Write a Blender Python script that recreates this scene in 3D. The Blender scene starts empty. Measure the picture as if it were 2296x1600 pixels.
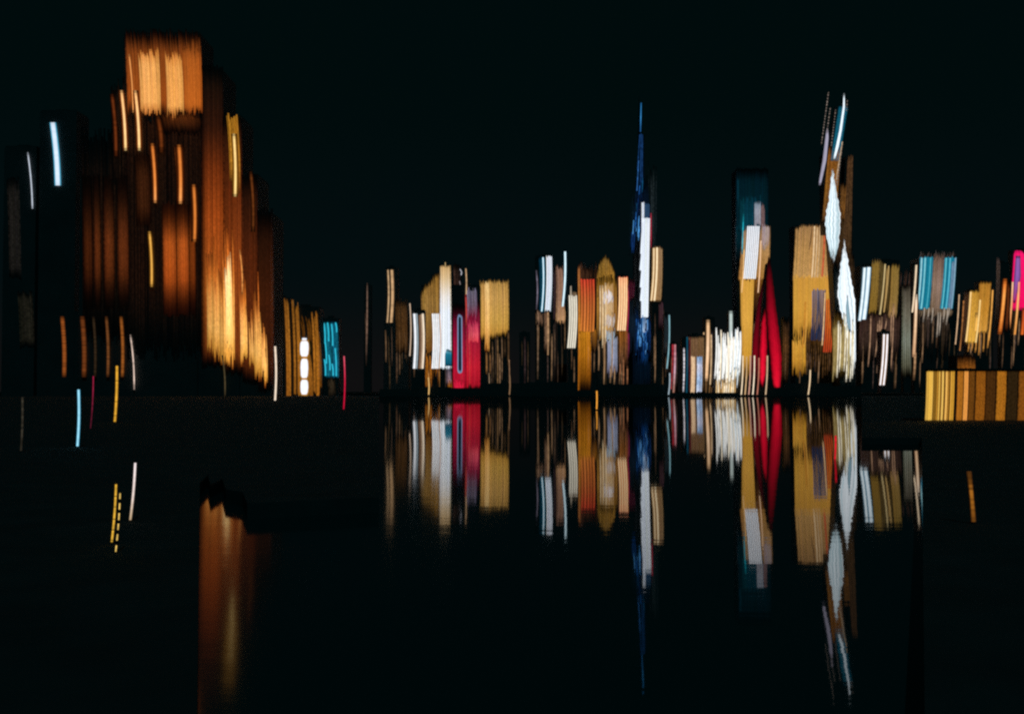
import bpy, math, random

# ------------------------------------------------------------------ camera
rnd = random.Random(7)
scene = bpy.context.scene
COL = scene.collection
EYE = 4.0                                   # metres above the water, on the bay
LENS = 40.0
FPX = 2295.0 * LENS / 36.0                  # focal length in image pixels (2295 x 1600 frame)
PITCH = math.atan(78.0 / FPX)

cam_data = bpy.data.cameras.new('camera')
cam_data.lens = LENS
cam_data.sensor_width = 36.0
cam_data.sensor_fit = 'HORIZONTAL'
cam_data.clip_start = 0.1
cam_data.clip_end = 60000.0
cam = bpy.data.objects.new('camera', cam_data)
COL.objects.link(cam)
cam.location = (0, 0, EYE)
cam.rotation_euler = (math.pi / 2 + PITCH, 0, 0)
scene.camera = cam

# ------------------------------------------------------------------ sky, added fill light, exposure
world = bpy.data.worlds.new('World')
scene.world = world
world.use_nodes = True
nt = world.node_tree
nt.nodes.clear()
w_out = nt.nodes.new('ShaderNodeOutputWorld')
sky = nt.nodes.new('ShaderNodeTexSky')
sky.sky_type = 'NISHITA'
sky.sun_disc = False
sky.sun_elevation = math.radians(-3.0)   # the sun itself is long down; only its last trace of blue is left
sky.sun_rotation = math.radians(200.0)
bg_sky = nt.nodes.new('ShaderNodeBackground')
bg_sky.inputs['Strength'].default_value = 0.0006
nt.links.new(sky.outputs['Color'], bg_sky.inputs['Color'])
# the night air over a lit city: a low warm-grey dome over deep green-black, the same all round
geo = nt.nodes.new('ShaderNodeTexCoord')
sep = nt.nodes.new('ShaderNodeSeparateXYZ')
nt.links.new(geo.outputs['Generated'], sep.inputs['Vector'])
ramp = nt.nodes.new('ShaderNodeValToRGB')
nt.links.new(sep.outputs['Z'], ramp.inputs['Fac'])
cr = ramp.color_ramp
cr.interpolation = 'EASE'
cr.elements[0].position = 0.0
cr.elements[0].color = (0.0050, 0.0048, 0.0050, 1)
cr.elements[1].position = 0.26
cr.elements[1].color = (0.0003, 0.0034, 0.0036, 1)
e = cr.elements.new(0.11)
e.color = (0.0010, 0.0040, 0.0047, 1)
bg_air = nt.nodes.new('ShaderNodeBackground')
bg_air.inputs['Strength'].default_value = 1.0
nt.links.new(ramp.outputs['Color'], bg_air.inputs['Color'])
add = nt.nodes.new('ShaderNodeAddShader')
nt.links.new(bg_sky.outputs[0], add.inputs[0])
nt.links.new(bg_air.outputs[0], add.inputs[1])
nt.links.new(add.outputs[0], w_out.inputs['Surface'])

fill_sun_data = bpy.data.lights.new('fill_sun', 'SUN')
fill_sun_data.energy = 0.105
fill_sun_data.angle = math.radians(0.5)
fill_sun_data.color = (0.12, 0.90, 1.0)  # added teal fill, lifts dark walls and banks to the sky tone
fill_sun = bpy.data.objects.new('fill_sun', fill_sun_data)
COL.objects.link(fill_sun)
fill_sun.rotation_euler = (math.radians(40), 0, math.radians(14))

vs = scene.view_settings
vs.view_transform = 'Standard'
vs.look = 'None'
vs.exposure = 0.0
vs.gamma = 1.0
scene.render.engine = 'CYCLES'
scene.cycles.use_denoising = False
scene.cycles.max_bounces = 6
scene.cycles.filter_width = 2.3
scene.cycles.sample_clamp_indirect = 4.0

# ------------------------------------------------------------------ helpers
SX, SY = 1147.5, 800.0
ct, st = math.cos(PITCH), math.sin(PITCH)


def at(px, py, Y):
    """image pixel and distance in metres -> world point"""
    a = (px - SX) / FPX
    b = (SY - py) / FPX
    dy = ct - b * st
    k = Y / dy
    return (a * k, Y, EYE + (st + b * ct) * k)


def ppm(Y):
    return FPX / Y


def lin(c):
    return tuple(((v / 255.0) / 12.92 if v <= 10.3 else ((v / 255.0 + 0.055) / 1.055) ** 2.4) for v in c)


def mix(a, b, t):
    return tuple(p + (q - p) * t for p, q in zip(a, b))


def ramp_col(cols, t):
    if isinstance(cols, tuple):
        return cols
    if t <= cols[0][0]:
        return cols[0][1]
    for (t0, c0), (t1, c1) in zip(cols, cols[1:]):
        if t <= t1:
            return mix(c0, c1, (t - t0) / max(t1 - t0, 1e-6))
    return cols[-1][1]


def new_mat(name):
    m = bpy.data.materials.new(name)
    m.use_nodes = True
    m.node_tree.nodes.clear()
    return m, m.node_tree.nodes, m.node_tree.links


def surf_mat(name, col, rough, noise_scale=0.3, amount=0.35, bump=0.0, spec=0.3):
    m, N, L = new_mat(name)
    o = N.new('ShaderNodeOutputMaterial')
    p = N.new('ShaderNodeBsdfPrincipled')
    p.inputs['Roughness'].default_value = rough
    p.inputs['Specular IOR Level'].default_value = spec
    tc = N.new('ShaderNodeTexCoord')
    nz = N.new('ShaderNodeTexNoise')
    nz.inputs['Scale'].default_value = noise_scale
    nz.inputs['Detail'].default_value = 5
    L.new(tc.outputs['Object'], nz.inputs['Vector'])
    r = N.new('ShaderNodeValToRGB')
    r.color_ramp.elements[0].color = tuple(c * (1 - amount) for c in col) + (1,)
    r.color_ramp.elements[1].color = tuple(c * (1 + amount) for c in col) + (1,)
    L.new(nz.outputs['Fac'], r.inputs['Fac'])
    L.new(r.outputs['Color'], p.inputs['Base Color'])
    if bump:
        b = N.new('ShaderNodeBump')
        b.inputs['Strength'].default_value = bump
        L.new(nz.outputs['Fac'], b.inputs['Height'])
        L.new(b.outputs['Normal'], p.inputs['Normal'])
    L.new(p.outputs[0], o.inputs['Surface'])
    return m


M_DARK = surf_mat('dark_curtain_wall', (0.085, 0.092, 0.095), 0.7, 0.05)
M_ROOF = surf_mat('roof_felt', (0.08, 0.085, 0.085), 0.9, 0.2)
M_PAVE = surf_mat('dark_paving', (0.070, 0.076, 0.078), 0.9, 0.6, bump=0.2, spec=0.1)
M_QUAY = surf_mat('wet_quay_stone', (0.075, 0.078, 0.078), 0.8, 0.8, bump=0.3)
M_STEEL = surf_mat('painted_steel', (0.06, 0.06, 0.065), 0.5, 3.0)
M_LAND = surf_mat('far_ground', (0.03, 0.03, 0.027), 0.9, 0.02)

# glowing panes: window light plus wash, glow and blur fades painted into emission
M_LIT, N, L = new_mat('glow_panes')
o_ = N.new('ShaderNodeOutputMaterial')
em = N.new('ShaderNodeEmission')
at_ = N.new('ShaderNodeAttribute')
at_.attribute_name = 'lamp'  # pane emission: window light plus painted wash, glow and blur fades
L.new(at_.outputs['Color'], em.inputs['Color'])
em.inputs['Strength'].default_value = 1.2
gl = N.new('ShaderNodeBsdfPrincipled')
gl.inputs['Base Color'].default_value = (0.02, 0.02, 0.022, 1)
gl.inputs['Roughness'].default_value = 0.25
ad = N.new('ShaderNodeAddShader')
L.new(em.outputs[0], ad.inputs[0])
L.new(gl.outputs[0], ad.inputs[1])
L.new(ad.outputs[0], o_.inputs['Surface'])

# water: black bay, small ripples
M_WATER, N, L = new_mat('bay_water')
o_ = N.new('ShaderNodeOutputMaterial')
body_w = N.new('ShaderNodeBsdfDiffuse')
body_w.inputs['Color'].default_value = (0.009, 0.080, 0.085, 1)
gloss_w = N.new('ShaderNodeBsdfGlossy')
gloss_w.inputs['Roughness'].default_value = 0.035
gloss_w.inputs['Color'].default_value = (0.66, 0.66, 0.66, 1)      # gloss colour cut down to make every reflection dimmer
fres = N.new('ShaderNodeFresnel')
fres.inputs['IOR'].default_value = 1.33
mixw = N.new('ShaderNodeMixShader')
L.new(fres.outputs[0], mixw.inputs[0])
L.new(body_w.outputs[0], mixw.inputs[1])
L.new(gloss_w.outputs[0], mixw.inputs[2])
tc = N.new('ShaderNodeTexCoord')
mp = N.new('ShaderNodeMapping')
mp.inputs['Scale'].default_value = (0.25, 0.9, 1)
L.new(tc.outputs['Object'], mp.inputs['Vector'])
nz = N.new('ShaderNodeTexNoise')
nz.inputs['Scale'].default_value = 0.8
nz.inputs['Detail'].default_value = 3
L.new(mp.outputs[0], nz.inputs['Vector'])
bp = N.new('ShaderNodeBump')
bp.inputs['Strength'].default_value = 0.006
bp.inputs['Distance'].default_value = 0.1
L.new(nz.outputs['Fac'], bp.inputs['Height'])
L.new(bp.outputs['Normal'], gloss_w.inputs['Normal'])
L.new(mixw.outputs[0], o_.inputs['Surface'])
# ripple bump tuned by distance: near reflections broken up, far ones kept sharp
sp = N.new('ShaderNodeSeparateXYZ')
L.new(tc.outputs['Object'], sp.inputs[0])
mr = N.new('ShaderNodeMapRange')
mr.inputs['From Min'].default_value = 15.0
mr.inputs['From Max'].default_value = 120.0
mr.inputs['To Min'].default_value = 0.035
mr.inputs['To Max'].default_value = 0.004
L.new(sp.outputs['Y'], mr.inputs['Value'])
L.new(mr.outputs[0], bp.inputs['Strength'])
# roughness raised at near left only, to smear and dim the orange tower's reflection
mr2 = N.new('ShaderNodeMapRange')
for key, val in (('From Min', 15.0), ('From Max', 110.0), ('To Min', 0.065), ('To Max', 0.0)):
    mr2.inputs[key].default_value = val
L.new(sp.outputs['Y'], mr2.inputs['Value'])
mr3 = N.new('ShaderNodeMapRange')
for key, val in (('From Min', -4.0), ('From Max', -0.5), ('To Min', 1.0), ('To Max', 0.0)):
    mr3.inputs[key].default_value = val
L.new(sp.outputs['X'], mr3.inputs['Value'])
ml = N.new('ShaderNodeMath')
ml.operation = 'MULTIPLY_ADD'
L.new(mr2.outputs[0], ml.inputs[0])
L.new(mr3.outputs[0], ml.inputs[1])
ml.inputs[2].default_value = 0.026
L.new(ml.outputs[0], gloss_w.inputs['Roughness'])


def mesh_obj(name, verts, faces, mat, parent=None, cols=None):
    me = bpy.data.meshes.new(name)
    me.from_pydata(verts, [], faces)
    me.materials.append(mat)
    if cols is not None:
        a = me.attributes.new('lamp', 'FLOAT_COLOR', 'CORNER')
        buf = []
        for f, c in zip(faces, cols):
            buf.extend((c[0], c[1], c[2], 1.0) * len(f))
        a.data.foreach_set('color', buf)
    me.update()
    o = bpy.data.objects.new(name, me)
    COL.objects.link(o)
    if parent is not None:
        o.parent = parent
        o.matrix_parent_inverse.identity()
        o.location = (0, 0, 0) if parent.type == 'MESH' else tuple(-v for v in parent.location)
    return o


def tag(o, label=None, cat=None, group=None, kind=None):
    if label:
        o['label'] = label
    if cat:
        o['category'] = cat
    if group:
        o['group'] = group
    if kind:
        o['kind'] = kind
    return o


def empty(name, loc):
    o = bpy.data.objects.new(name, None)
    COL.objects.link(o)
    o.location = loc
    o.empty_display_size = 0.5
    return o


class MB:
    def __init__(s):
        s.v, s.f, s.c = [], [], []

    def box(s, x0, x1, y0, y1, z0, z1):
        b = len(s.v)
        s.v += [(x0, y0, z0), (x1, y0, z0), (x1, y1, z0), (x0, y1, z0), (x0, y0, z1), (x1, y0, z1), (x1, y1, z1), (x0, y1, z1)]
        s.f += [(b, b + 3, b + 2, b + 1), (b + 4, b + 5, b + 6, b + 7), (b, b + 1, b + 5, b + 4), (b + 1, b + 2, b + 6, b + 5),
                (b + 2, b + 3, b + 7, b + 6), (b + 3, b, b + 4, b + 7)]

    def prism(s, ring, z0, z1, ring2=None):
        n = len(ring)
        b = len(s.v)
        ring2 = ring2 or ring
        s.v += [(x, y, z0) for x, y in ring] + [(x, y, z1) for x, y in ring2]
        s.f += [(b + i, b + (i + 1) % n, b + n + (i + 1) % n, b + n + i) for i in range(n)]
        s.f += [tuple(b + n + i for i in range(n)), tuple(b + n - 1 - i for i in range(n))]

    def build(s, name, mat, parent=None):
        return mesh_obj(name, s.v, s.f, mat, parent, s.c if s.c else None)


def lean(x):
    return 14.0 - 26.0 * (x - 100.0) / 2100.0


def wob(x, t, k):  # camera-shake smear path, bent into the shape of the streaks
    return k * (lean(x) * t + 2.5 * math.sin(math.pi * t))


def add_column(mb, Y, proud, xl0, xr0, xl1, xr1, y0, y1, ph, level, k, depth):
    """one vertical run of lit panes from y0 (top) to y1; level(t, y) -> linear colour"""
    n = max(2, int(round((y1 - y0) / ph)))
    yf = Y - proud
    b = len(mb.v)
    for i in range(n + 1):
        t = i / n
        y = y0 + (y1 - y0) * t
        d = wob((xl0 + xr0) / 2, t, k)
        xl = xl0 + (xl1 - xl0) * t + d
        xr = xr0 + (xr1 - xr0) * t + d
        l = at(xl, y, yf)
        r = at(xr, y, yf)
        mb.v += [l, r, (r[0], yf + depth, r[2]), (l[0], yf + depth, l[2])]
    for i in range(n):
        a, c = b + 4 * i, b + 4 * (i + 1)
        col = level((i + 0.5) / n, y0 + (y1 - y0) * (i + 0.5) / n)
        mb.f += [(c, c + 1, a + 1, a), (c + 1, c + 2, a + 2, a + 1), (c + 3, c, a, a + 3)]
        mb.c += [col, col, col]
    z = (0, 0, 0)
    e = b + 4 * n
    mb.f += [(b, b + 1, b + 2, b + 3), (e + 3, e + 2, e + 1, e)]
    mb.c += [z, z]


def ss(a):
    a = max(0.0, min(1.0, a))
    return a * a * (3 - 2 * a)


def bay(parent, Y, x0, y0, x1, y1, cols, off=0.6, cw=1.8, ph=3.4, ft=6, fb=6, stag=5, jit=0.28, pj=0.15, lat='flat', gap=0.0,
        k=0.45, over=None, fray=True, sl=None, top=None, bot=None, gain=1.0, name='window_glow_bay', power=1.0):
    """bay of narrow glowing columns: lit windows, painted wash and blur fades; sl = (dx left, dx right) at the foot; top/bot(u) shift the ends across the width"""
    s = 1.0 / ppm(Y)
    n = max(1, int(round((x1 - x0) / cw)))
    mb = MB()
    sl = sl or (0, 0)
    over = off > 0.85 if over is None else over
    edges = [i / n for i in range(n + 1)]
    for i in range(1, n):
        edges[i] += rnd.uniform(-0.3, 0.3) / n
    for i in range(n):
        if rnd.random() < gap:
            continue
        u0, u1 = edges[i], edges[i + 1]
        u = (u0 + u1) / 2
        g = 0.15 / n
        u0, u1 = u0 + g, u1 - g
        ya = y0 + rnd.uniform(-stag, stag) + (top(u) if top else 0)
        yb = y1 + rnd.uniform(-stag, stag) + (bot(u) if bot else 0)
        if over:
            ya += 0.75 * ft * rnd.random()
            yb -= 0.75 * fb * rnd.random()
        if yb - ya < 4:
            continue
        cj = 1.0 + rnd.uniform(-jit, jit)
        tint = (1 + rnd.uniform(-.05, .05), 1.0, 1 + rnd.uniform(-.12, .12))
        pjc = pj
        if fray and n > 6 and i in (0, n - 1) and not over:
            cj *= 0.55
            pjc = pj + 0.3
        fta, fba = (0.3 * ft, 0.3 * fb) if over else (ft, fb)  # feathered ends imitate blur, painted in pane emission
        fl = 0.45 if over else (0.16 if off > 0.85 else 0.02)
        lv = {'flat': 1.0, 'soft': 0.12 + 0.88 * math.sin(math.pi * u) ** power, 'l': 0.25 + 0.75 * (1 - u), 'r': 0.25 + 0.75 * u,
              'comb': 1.0 if i % 2 == 0 else 0.32, 'rise': min(1.0, 0.12 + 3.2 * u)}[lat]
        ln = yb - ya

        if over and lat == 'soft':
            lv = 0.45 + 0.55 * lv

        def level(t, y, cj=cj, lv=lv, ya=ya, yb=yb):
            f = 1.0
            if ft:
                f *= fl + (1 - fl) * ss((y - ya) / fta)
            if fb:
                f *= fl + (1 - fl) * ss((yb - y) / fba)
            c = lin(ramp_col(cols, (y - y0) / (y1 - y0)))
            q = gain * cj * lv * f * (1 + rnd.uniform(-pjc, pjc))
            return tuple(v * q * h for v, h in zip(c, tint))
        xl0, xr0 = x0 + (x1 - x0) * u0, x0 + (x1 - x0) * u1
        add_column(mb, Y, off + rnd.uniform(0.1, 0.6) * s, xl0, xr0, x0 + sl[0] + (x1 + sl[1] - x0 - sl[0]) * u0,
                   x0 + sl[0] + (x1 + sl[1] - x0 - sl[0]) * u1, ya, yb, ph, level, k, 1.2 * s)
    o = mb.build(name, M_LIT, parent)
    if n > 1:
        o['kind'] = 'stuff'
    return o


def strip(parent, Y, x, y0, y1, w, cols, off=1.4, rim=None, ft=3, fb=3, k=1.0, dx=0.0, ph=6, pj=0.06, gain=1.0, dash=None, w1=None,
          name='light_streak', soft=True, glow=False):
    """one blurred light streak built solid, w wide, along the shake path"""
    s = 1.0 / ppm(Y)
    mb = MB()
    w1 = w if w1 is None else w1
    if glow:  # side glow painted as falling emission across the width
        e_ = [-0.8, -0.6, -0.45, -0.3, -0.15, 0.15, 0.3, 0.45, 0.6, 0.8]
        cuts = [(a, b, math.exp(-(((a + b) / 2) / 0.42) ** 2)) for a, b in zip(e_, e_[1:])]
    elif w >= 5 and soft:
        cuts = [(-0.5, -0.34, 0.45), (-0.34, -0.17, 0.9), (-0.17, 0.17, 1.0), (0.17, 0.34, 0.9), (0.34, 0.5, 0.45)]
    elif w >= 3 and soft:
        cuts = [(-0.5, -0.22, 0.6), (-0.22, 0.22, 1.0), (0.22, 0.5, 0.6)]
    else:
        cuts = [(-0.5, 0.5, 1.0)]
    runs = [(y0, y1)]
    if dash:
        runs, y = [], y0
        while y < y1:
            yy = min(y1, y + dash[0] * rnd.uniform(0.7, 1.3))
            runs.append((y, yy))
            y = yy + dash[1] * rnd.uniform(0.7, 1.3)
    for ra, rb in runs:
        ta, tb = (ra - y0) / (y1 - y0), (rb - y0) / (y1 - y0)
        pjit = {}
        for a, b, lv in cuts:
            def level(t, y, lv=lv):
                f = 1.0
                if ft:
                    f *= 0.3 + 0.7 * ss((y - y0) / ft)
                if fb:
                    f *= 0.3 + 0.7 * ss((y1 - y) / fb)
                c = lin(ramp_col(cols, (y - y0) / (y1 - y0)))
                if rim and lv < 0.7:
                    c = lin(rim)  # rim paints a coloured halo along the edges
                    l2 = lv / 0.6 if glow else 1.0
                else:
                    l2 = lv
                key = round(y)
                if key not in pjit:
                    pjit[key] = 1 + rnd.uniform(-pj, pj)
                return tuple(v * f * l2 * gain * pjit[key] for v in c)
            n = max(2, int(round((rb - ra) / ph)))
            yf = Y - off - (0.25 * s if lv > 0.95 else 0)
            base = len(mb.v)
            for i in range(n + 1):
                t = ta + (tb - ta) * i / n
                y = ra + (rb - ra) * i / n
                d = wob(x, t, k) + dx * t
                ww = w + (w1 - w) * t
                l = at(x + d + a * ww, y, yf)
                r = at(x + d + b * ww, y, yf)
                mb.v += [l, r, (r[0], yf + 1.0 * s, r[2]), (l[0], yf + 1.0 * s, l[2])]
            for i in range(n):
                p0, p1 = base + 4 * i, base + 4 * (i + 1)
                col = level(0, ra + (rb - ra) * (i + 0.5) / n)
                mb.f += [(p1, p1 + 1, p0 + 1, p0), (p1 + 1, p1 + 2, p0 + 2, p0 + 1), (p1 + 3, p1, p0, p0 + 3)]
                mb.c += [col] * 3
            e = base + 4 * n
            mb.f += [(base, base + 1, base + 2, base + 3), (e + 3, e + 2, e + 1, e)]
            mb.c += [(0, 0, 0)] * 2
    o = mb.build(name, M_LIT, parent)
    if dash:
        o['kind'] = 'stuff'
    return o


def leaf(parent, Y, outline, cols, off, cw=2.2, jit=0.08, pj=0.06, ph=5, fb=6, ft=4, lat='flat', name='light_panel', stag=3, rag=0.0, streak=0.0):
    """glowing panel with a curved outline: outline = [(y, xl, xr), ...] top to foot"""
    s = 1.0 / ppm(Y)
    ys = [q[0] for q in outline]
    wmax = max(q[2] - q[1] for q in outline)
    n = max(3, int(round(wmax / cw)))
    y0, y1 = ys[0], ys[-1]
    rows = max(4, int((y1 - y0) / ph))

    def edge(y):
        for (ya, la, ra), (yb, lb, rb) in zip(outline, outline[1:]):
            if y <= yb:
                t = (y - ya) / (yb - ya)
                t = max(0, min(1, t))
                return la + (lb - la) * t, ra + (rb - ra) * t
        return outline[-1][1:]
    mb = MB()
    for i in range(n):
        u0, u1 = i / n, (i + 1) / n
        cj = 1 + rnd.uniform(-jit, jit)
        ya, yb = y0 + rnd.uniform(0, stag), y1 - rnd.uniform(0, stag)
        yf = Y - off - rnd.uniform(0, 0.4) * s
        base = len(mb.v)
        pale = rnd.random() < streak
        for r in range(rows + 1):
            y = ya + (yb - ya) * r / rows
            el, er = edge(y)
            if rag:
                j = rag * math.sin(y * 0.31) * math.sin(y * 0.113 + 1.0)
                el, er = el + j + rag * 0.35 * math.sin(y * 0.37), er + j + rag * 0.35 * math.sin(y * 0.29 + 2)
            l = at(el + (er - el) * u0, y, yf)
            q = at(el + (er - el) * u1, y, yf)
            mb.v += [l, q, (q[0], yf + 1.2 * s, q[2]), (l[0], yf + 1.2 * s, l[2])]
        u = (u0 + u1) / 2
        lv = 1.0 if lat == 'flat' else 0.18 + 0.82 * math.sin(math.pi * u) ** 0.8
        for r in range(rows):
            y = ya + (yb - ya) * (r + 0.5) / rows
            f = (0.1 + 0.9 * ss((y - ya) / ft)) * (0.1 + 0.9 * ss((yb - y) / fb))
            g = lv * cj * f * (1 + rnd.uniform(-pj, pj))
            c = tuple(v * g for v in lin(ramp_col(cols, (y - y0) / (y1 - y0))))
            if pale:
                c = (c[0] * 0.42, c[1] * 0.62, c[2] * 0.66)
            p0, p1 = base + 4 * r, base + 4 * (r + 1)
            mb.f += [(p1, p1 + 1, p0 + 1, p0), (p1 + 1, p1 + 2, p0 + 2, p0 + 1), (p1 + 3, p1, p0, p0 + 3)]
            mb.c += [c] * 3
    o = mb.build(name, M_LIT, parent)
    o['kind'] = 'stuff'
    return o


def tower(name, label, Y, xc, blocks, cat='tower', group=None, mat=None, z0=2.5, depth=None, crown=True):
    """dark building: blocks = [(x0, ytop, x1), ...] in front elevation, each standing on the ground"""
    mat = mat or M_DARK
    c = at(xc, 860, Y)
    root = tag(empty(name, (c[0], Y, z0)), label, cat, group)
    s = 1.0 / ppm(Y)
    for i, (x0, yt, x1) in enumerate(blocks):
        a, b = at(x0, yt, Y), at(x1, yt, Y)
        dp = depth or max(14.0, min(45.0, (b[0] - a[0]) * 0.9))
        y_f = Y + 0.35 * i
        mb = MB()
        mb.box(a[0], b[0], y_f, y_f + dp + 0.5 * i, z0, a[2])
        body = mb.build('tower_body', mat, root)
        if crown and (b[0] - a[0]) > 6:
            w = b[0] - a[0]
            mb = MB()
            mb.box(a[0] + 0.02 * w, b[0] - 0.02 * w, y_f + 0.6, y_f + dp - 0.6, a[2], a[2] + 1.1)
            mb.build('parapet', M_ROOF, body)
            mb = MB()
            mb.box(a[0] + 0.3 * w, a[0] + 0.62 * w, y_f + 0.3 * dp, y_f + 0.7 * dp, a[2] + 1.1, a[2] + 3.6)
            mb.build('plant_room', M_ROOF, body)
    return root


# ------------------------------------------------------------------ setting: water, land, quays
W = MB()
W.v = [(-30000, -300, 0), (30000, -300, 0), (30000, 45000, 0), (-30000, 45000, 0)]
W.f = [(0, 1, 2, 3)]
water = tag(W.build('water', M_WATER), 'black still bay water mirroring the lit towers', kind='structure')


def ground_prism(name, ring, z0, z1, label, mat):
    mb = MB()
    mb.prism(ring, z0, z1)
    return tag(mb.build(name, mat), label, kind='structure')


def gx(px, Y):
    return (px - SX) / FPX * Y


far_land = ground_prism('far_ground', [(-30000, 1060), (30000, 1060), (30000, 42000), (-30000, 42000)], -3, 2.5,
                        'dark ground of the far shore', M_LAND)
left_land = ground_prism('promenade_ground', [(gx(446, 6), 6), (gx(450, 44), 44), (gx(468, 48), 48), (gx(474, 43), 43), (gx(500, 46), 46), (gx(508, 41), 41), (gx(545, 40), 40), (gx(556, 36), 36), (gx(850, 38), 38), (gx(850, 1058), 1058), (-900, 1058), (-900, 6)],
                         -2, 0.5, 'unlit promenade on the left bank', M_PAVE)  # bank outline shaped to hide reflections on the water
right_land = ground_prism('quay_ground', [(gx(1930, 87), 87), (gx(2064, 87), 87), (gx(2064, 10), 10), (300, 10), (300, 97), (900, 1058), (gx(1930, 1058), 1058)],
                          -2, 0.5, 'unlit quay on the right bank', M_PAVE)  # outline pulled forward to cut off reflections on this side

for xa, xb, h in ((852, 925, 6.5), (925.2, 1012, 8.5), (1012.2, 1078, 7.6), (1078.2, 1180, 12.0), (1180.2, 1290, 13.0), (1290.2, 1340, 5.5), (1340.2, 1490, 11.0),
                 (1490.2, 1660, 3.2), (1660.2, 1758, 8.0), (1758.2, 1862, 12.0), (1862.2, 1928, 9.5)):
    ground_prism('reflection_blocker', [(gx(xa, 1059), 1056), (gx(xb, 1059), 1056), (gx(xb, 1059), 1059.5), (gx(xa, 1059), 1059.5)], -2, h, 'added dark wall along the far water edge, hiding low reflections', M_QUAY)  # added; heights shaped to cut low reflections off the water
ground_prism('quay_step', [(gx(852, 1059), 1049), (gx(1928, 1059), 1049), (gx(1928, 1059), 1055.9), (gx(852, 1059), 1055.9)], -2, 1.0, 'low stone landing below the added far wall', M_QUAY)

# ------------------------------------------------------------------ the orange tower on the left bank
OY = 900.0
ZL = 0.5
t = tower('stepped_tower', 'tallest stepped tower, glowing orange with a bright square top, on the left bank', OY, 360,
          [(277, 76, 449), (180, 400, 278), (248, 205, 277), (449, 160, 500), (500, 262, 540), (540, 392, 576), (576, 480, 610)],
          z0=ZL, depth=40)
B = lambda *a, **k: bay(t, OY, *a, **k)  # floodlight wash on this tower is painted as pane emission
S = lambda *a, **k: strip(t, OY, *a, **k)
soft = dict(cw=2.4, ph=5, jit=0.08, pj=0.10, stag=5, k=0.5)
B(279, 74, 449, 258, [(0, (60, 26, 8)), (0.25, (120, 58, 18)), (0.8, (146, 70, 20)), (1, (90, 40, 12))], off=0.4, ft=44, fb=30, **dict(soft, stag=11, jit=0.16))
B(279, 256, 449, 790, [(0, (40, 18, 7)), (0.35, (26, 12, 5)), (0.7, (30, 13, 5)), (1, (8, 5, 3))], off=0.3, ft=10, fb=120, gain=0.55, cw=2.6, ph=5, jit=0.7, pj=0.35, k=0.3, stag=20)  # dim orange haze between the panels, painted as faint panes
B(181, 300, 279, 760, [(0, (12, 7, 4)), (0.5, (30, 14, 6)), (1, (8, 5, 3))], off=0.3, ft=120, fb=120, gain=0.6, cw=2.6, ph=5, jit=0.6, pj=0.35, k=0.3, stag=20)
B(248, 190, 279, 420, (20, 10, 5), off=0.3, ft=30, fb=60, cw=2.6, ph=5, jit=0.6, pj=0.35, k=0.3, stag=20)
B(408, 84, 449, 262, [(0, (90, 42, 12)), (0.3, (165, 84, 26)), (0.85, (180, 92, 28)), (1, (110, 50, 15))], off=0.9, ft=40, fb=25, lat='soft', power=0.4, **soft)
B(309, 108, 355, 258, [(0, (200, 120, 50)), (0.25, (236, 166, 88)), (0.8, (240, 170, 90)), (1, (190, 110, 45))], off=1.2, ft=24, fb=16, lat='soft', power=0.45, **soft)
B(369, 114, 407, 268, [(0, (200, 118, 48)), (0.25, (234, 160, 80)), (0.8, (238, 165, 84)), (1, (150, 80, 28))], off=1.2, ft=26, fb=30, lat='soft', power=0.5, **soft)
B(360, 256, 448, 300, [(0, (90, 42, 12)), (1, (30, 12, 4))], off=0.7, ft=6, fb=26, lat='soft', power=0.6, **soft)
B(449, 150, 500, 815, [(0, (16, 9, 4)), (0.2, (44, 18, 6)), (0.34, (104, 43, 11)), (0.5, (150, 66, 18)), (0.75, (172, 88, 28)), (1, (96, 42, 12))], off=0.7, ft=60, fb=50, cw=3.0, ph=5, jit=0.3, pj=0.14, k=0.3, lat='rise')
B(499, 262, 542, 830, [(0, (34, 15, 5)), (0.3, (92, 38, 11)), (0.6, (132, 60, 18)), (1, (104, 48, 14))], off=0.8, ft=60, fb=50, cw=3.4, ph=5, jit=0.32, pj=0.14, k=0.3)
B(541, 392, 577, 850, [(0, (30, 13, 5)), (0.4, (84, 34, 10)), (1, (96, 42, 13))], off=0.8, ft=60, fb=50, cw=3.4, ph=5, jit=0.35, pj=0.16, k=0.3)
B(576, 470, 612, 868, [(0, (26, 11, 4)), (0.5, (62, 26, 8)), (1, (56, 23, 8))], off=0.8, ft=80, fb=60, cw=3, ph=6, jit=0.2, pj=0.18, k=0.3)
# flank brightening towards the foot, uplight wash painted as columns
for xa, xb, ya, yb, g in ((461, 476, 530, 800, 0.75), (476, 490, 520, 815, 1.0), (490, 498, 560, 822, 0.7), (498, 523, 500, 832, 1.35), (536, 552, 610, 820, 1.3),
                          (556, 569, 650, 828, 0.95), (568, 585, 610, 852, 1.1), (584, 597, 670, 866, 1.35)):
    B(xa, ya, xb, yb, [(0, (150, 68, 20)), (0.3, (196, 106, 38)), (0.5, (234, 160, 78)), (0.75, (240, 178, 92)), (0.92, (205, 140, 52)), (1, (130, 62, 16))], off=1.6, ft=150, fb=44,
      lat='soft', power=0.5, cw=2.0, ph=5, jit=0.1, stag=8, k=0.35, gain=g)
B(503, 545, 517, 800, [(0, (240, 150, 90)), (0.3, (255, 226, 160)), (0.7, (255, 214, 130)), (1, (230, 160, 70))], off=2.2, ft=90, fb=40, lat='soft', power=0.6,
  cw=2.2, ph=7, jit=0.05, k=0.35, gain=1.15)
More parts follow.
